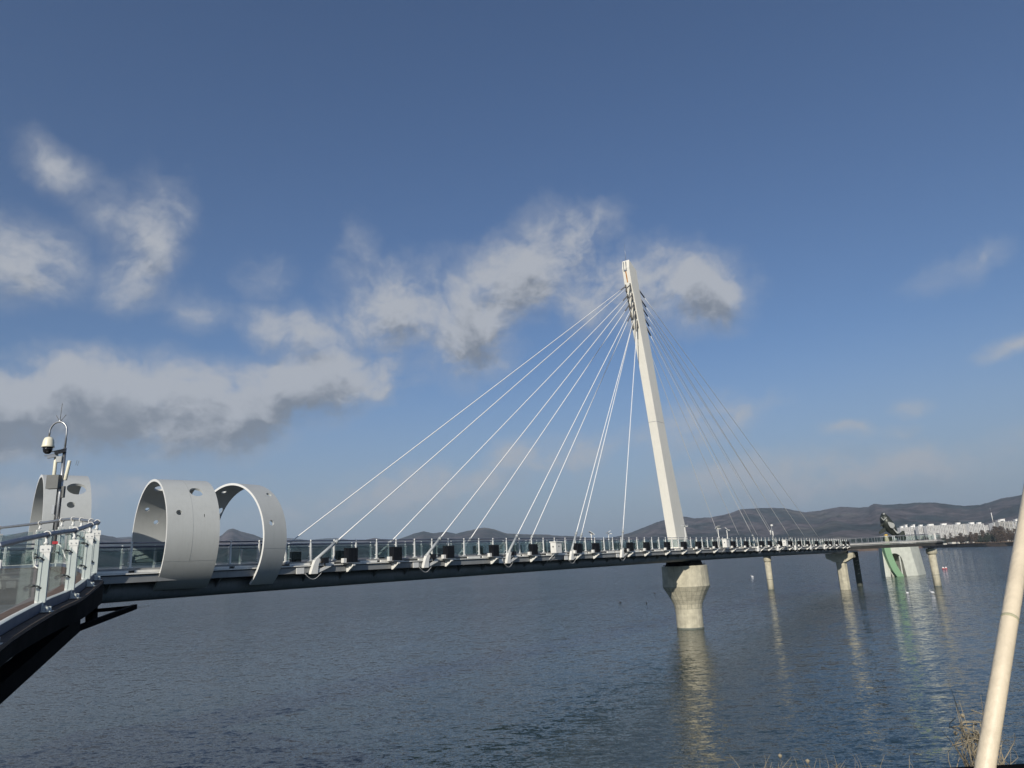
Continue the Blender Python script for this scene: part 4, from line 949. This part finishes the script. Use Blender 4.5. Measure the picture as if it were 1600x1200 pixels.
# ------------------------------------------------------------------ birds and buoys on the water
def bird(x, y, dark, label):
    P = on_z(x, y, 0); o = thing('water_bird', label, 'bird', (P.x, P.y, 0), R.uniform(0, 6)); mt = M['featherd'] if dark else M['feather']; k_ = 1.0 if dark else 1.5
    MB().tube([(-.34*k_, 0, .14), (-.2*k_, 0, .1), (0, 0, .1), (.18*k_, 0, .12), (.26*k_, 0, .16)], [.02, .10*k_, .14*k_, .1*k_, .03], 10).tube([(.2*k_, 0, .14), (.26*k_, 0, .28*k_), (.3*k_, 0, .34*k_)], [.05, .04, .05], 8).lathe([(.01, -.06), (.06, 0), (.05, .05), (.01, .07)], 8, (.31*k_, 0, .35*k_)).build('body', mt, o)
    MB().tube([(.33*k_, 0, .35*k_), (.44*k_, 0, .33*k_)], [.02, .005], 6).build('beak', M['yellow'], o)
bird(1175.5, 901, 0, 'white gull floating between the flared pier and the slim pier')
bird(1170, 906, 1, 'tiny dark duck just below the white gull')
bird(969, 942, 1, 'dark duck on the water, left one of the pair by the flared pier')
bird(1010, 943, 1, 'dark duck on the water nearest the flared pier')
bird(1023, 927.8, 1, 'dark duck between the pair of ducks and the bridge deck')
bird(1418, 927.5, 0, 'white gull on the water left of the plaza end pier reflection')
bird(1456.5, 926.5, 0, 'white gull at the foot of the plaza end pier reflection')
P = on_z(1476, 889, 0); o = thing('buoy', 'pair of red and white float buoys right of the plaza pier', 'buoy', (P.x, P.y, 0))
MB().lathe([(.1, -.2), (.38, 0), (.4, .35), (.2, .6), (.08, .65)], 12, (-.5, 0, 0)).lathe([(.1, -.2), (.38, 0), (.4, .35), (.2, .6), (.08, .65)], 12, (.5, 0, 0)).build('float', M['red'], o)
MB().lathe([(.405, .2), (.42, .22), (.26, .64), (.05, .72)], 12, (-.5, 0, .03)).lathe([(.405, .2), (.42, .22), (.26, .64), (.05, .72)], 12, (.5, 0, .03)).build('white_cap', M['white'], o)

# ------------------------------------------------------------------ foreground: beige pole and dry grass
a = at(1538.5, 1204, 2.55); b = at(1597, 850, 3.0); d = (b-a).normalized()
m = MB(); m.tube([a-d*1.2, b+d*1.8], .029, 24); lp_ = m.build('leaning_pole', M['pole'], label='out of focus beige pole leaning across the lower right corner', cat='pole')
MB().tube([a+d*.62, a+d*.632], .0296, 24).build('joint_ring', M['beige'], lp_)
MB().tube([at(1470, 1206, 3.2), at(1640, 1197, 3.2)], .014, 8).build('cable_strand', M['matt'], label='black cable along the bottom right edge behind the pole', cat='cable')
def blade(m, base_, tip, w_, bend):
    mid = base_.lerp(tip, .55)+bend; pts_ = smoothp([base_, mid, tip], 3); m.tube(pts_, [w_*(1-.8*i/(len(pts_)-1)) for i in range(len(pts_))], 4)
m = MB()
for (bx_, tx, ty) in ((1528,1484,1070),(1527,1490,1087),(1530,1497,1090),(1536,1532,1085),(1525,1470,1140),(1534,1500,1130)):
    blade(m, at(bx_, 1215, 3.7), at(tx, ty, 3.7+R.uniform(-.2, .2)), .0035, Vector((R.uniform(-.02, .02), 0, .02)))
for i in range(60):
    bx_ = R.gauss(1534, 16); blade(m, at(bx_, 1215, 3.7+R.uniform(-.1, .1)), at(bx_+R.gauss(-6, 16), R.uniform(1130, 1185), 3.7+R.uniform(-.15, .15)), R.uniform(.0018, .0034), Vector((R.gauss(0, .05), R.gauss(0, .04), R.gauss(0, .03))))
for i in range(18):
    c = at(R.gauss(1524, 7), R.gauss(1152, 9), 3.7); v_ = [c+Vector((R.gauss(0, .05), R.gauss(0, .03), R.gauss(0, .04))) for _ in range(4)]; m.tube(smoothp(v_, 3), .0026, 4)
m.build('dry_weed', M['straw'], label='tangled tuft of dry weed stalks at the foot of the beige pole', cat='weed')
m = MB()
for i in range(64):
    bx_ = R.choice([R.uniform(1180, 1380), R.uniform(1480, 1640), R.uniform(1090, 1480)]); ln_ = R.uniform(0, 26)*(1.5 if bx_ > 1550 else 1)
    Y = 3.9+R.uniform(-.3, .3); sl_ = R.gauss(0, 12); blade(m, at(bx_, 1240, Y), at(bx_+sl_, 1203-ln_, Y), R.uniform(.0016, .003), Vector((R.gauss(0, .03), 0, 0)))
for (x, y) in ((1219, 1182), (1262, 1190), (1504, 1119), (1493, 1146)):
    m.lathe([(.002, -.01), (.009, 0), (.011, .006), (.003, .012)], 8, tuple(at(x, y, 3.9))); blade(m, at(x+2, 1240, 3.9), at(x, y, 3.9), .0015, Vector((.01, 0, 0)))
m.build('dry_grass', M['straw'], kind='stuff', label='sparse dry grass stalks along the bottom edge of the picture')

# ------------------------------------------------------------------ haze
hb = MB().box((-30000, -4000, -1.0), (30000, 31000, 900)); hm = bpy.data.materials.new('haze'); hm.use_nodes = True; t_ = hm.node_tree
for n_ in list(t_.nodes): t_.nodes.remove(n_)
pv_ = nd(t_, 'ShaderNodeVolumePrincipled', {'Color': (.70, .85, 1.0, 1), 'Density': 7.8e-5, 'Anisotropy': .1}); oo = t_.nodes.new('ShaderNodeOutputMaterial'); t_.links.new(pv_.outputs[0], oo.inputs['Volume'])
hb.build('haze', hm, kind='stuff', label='thin blue air haze over the lake')
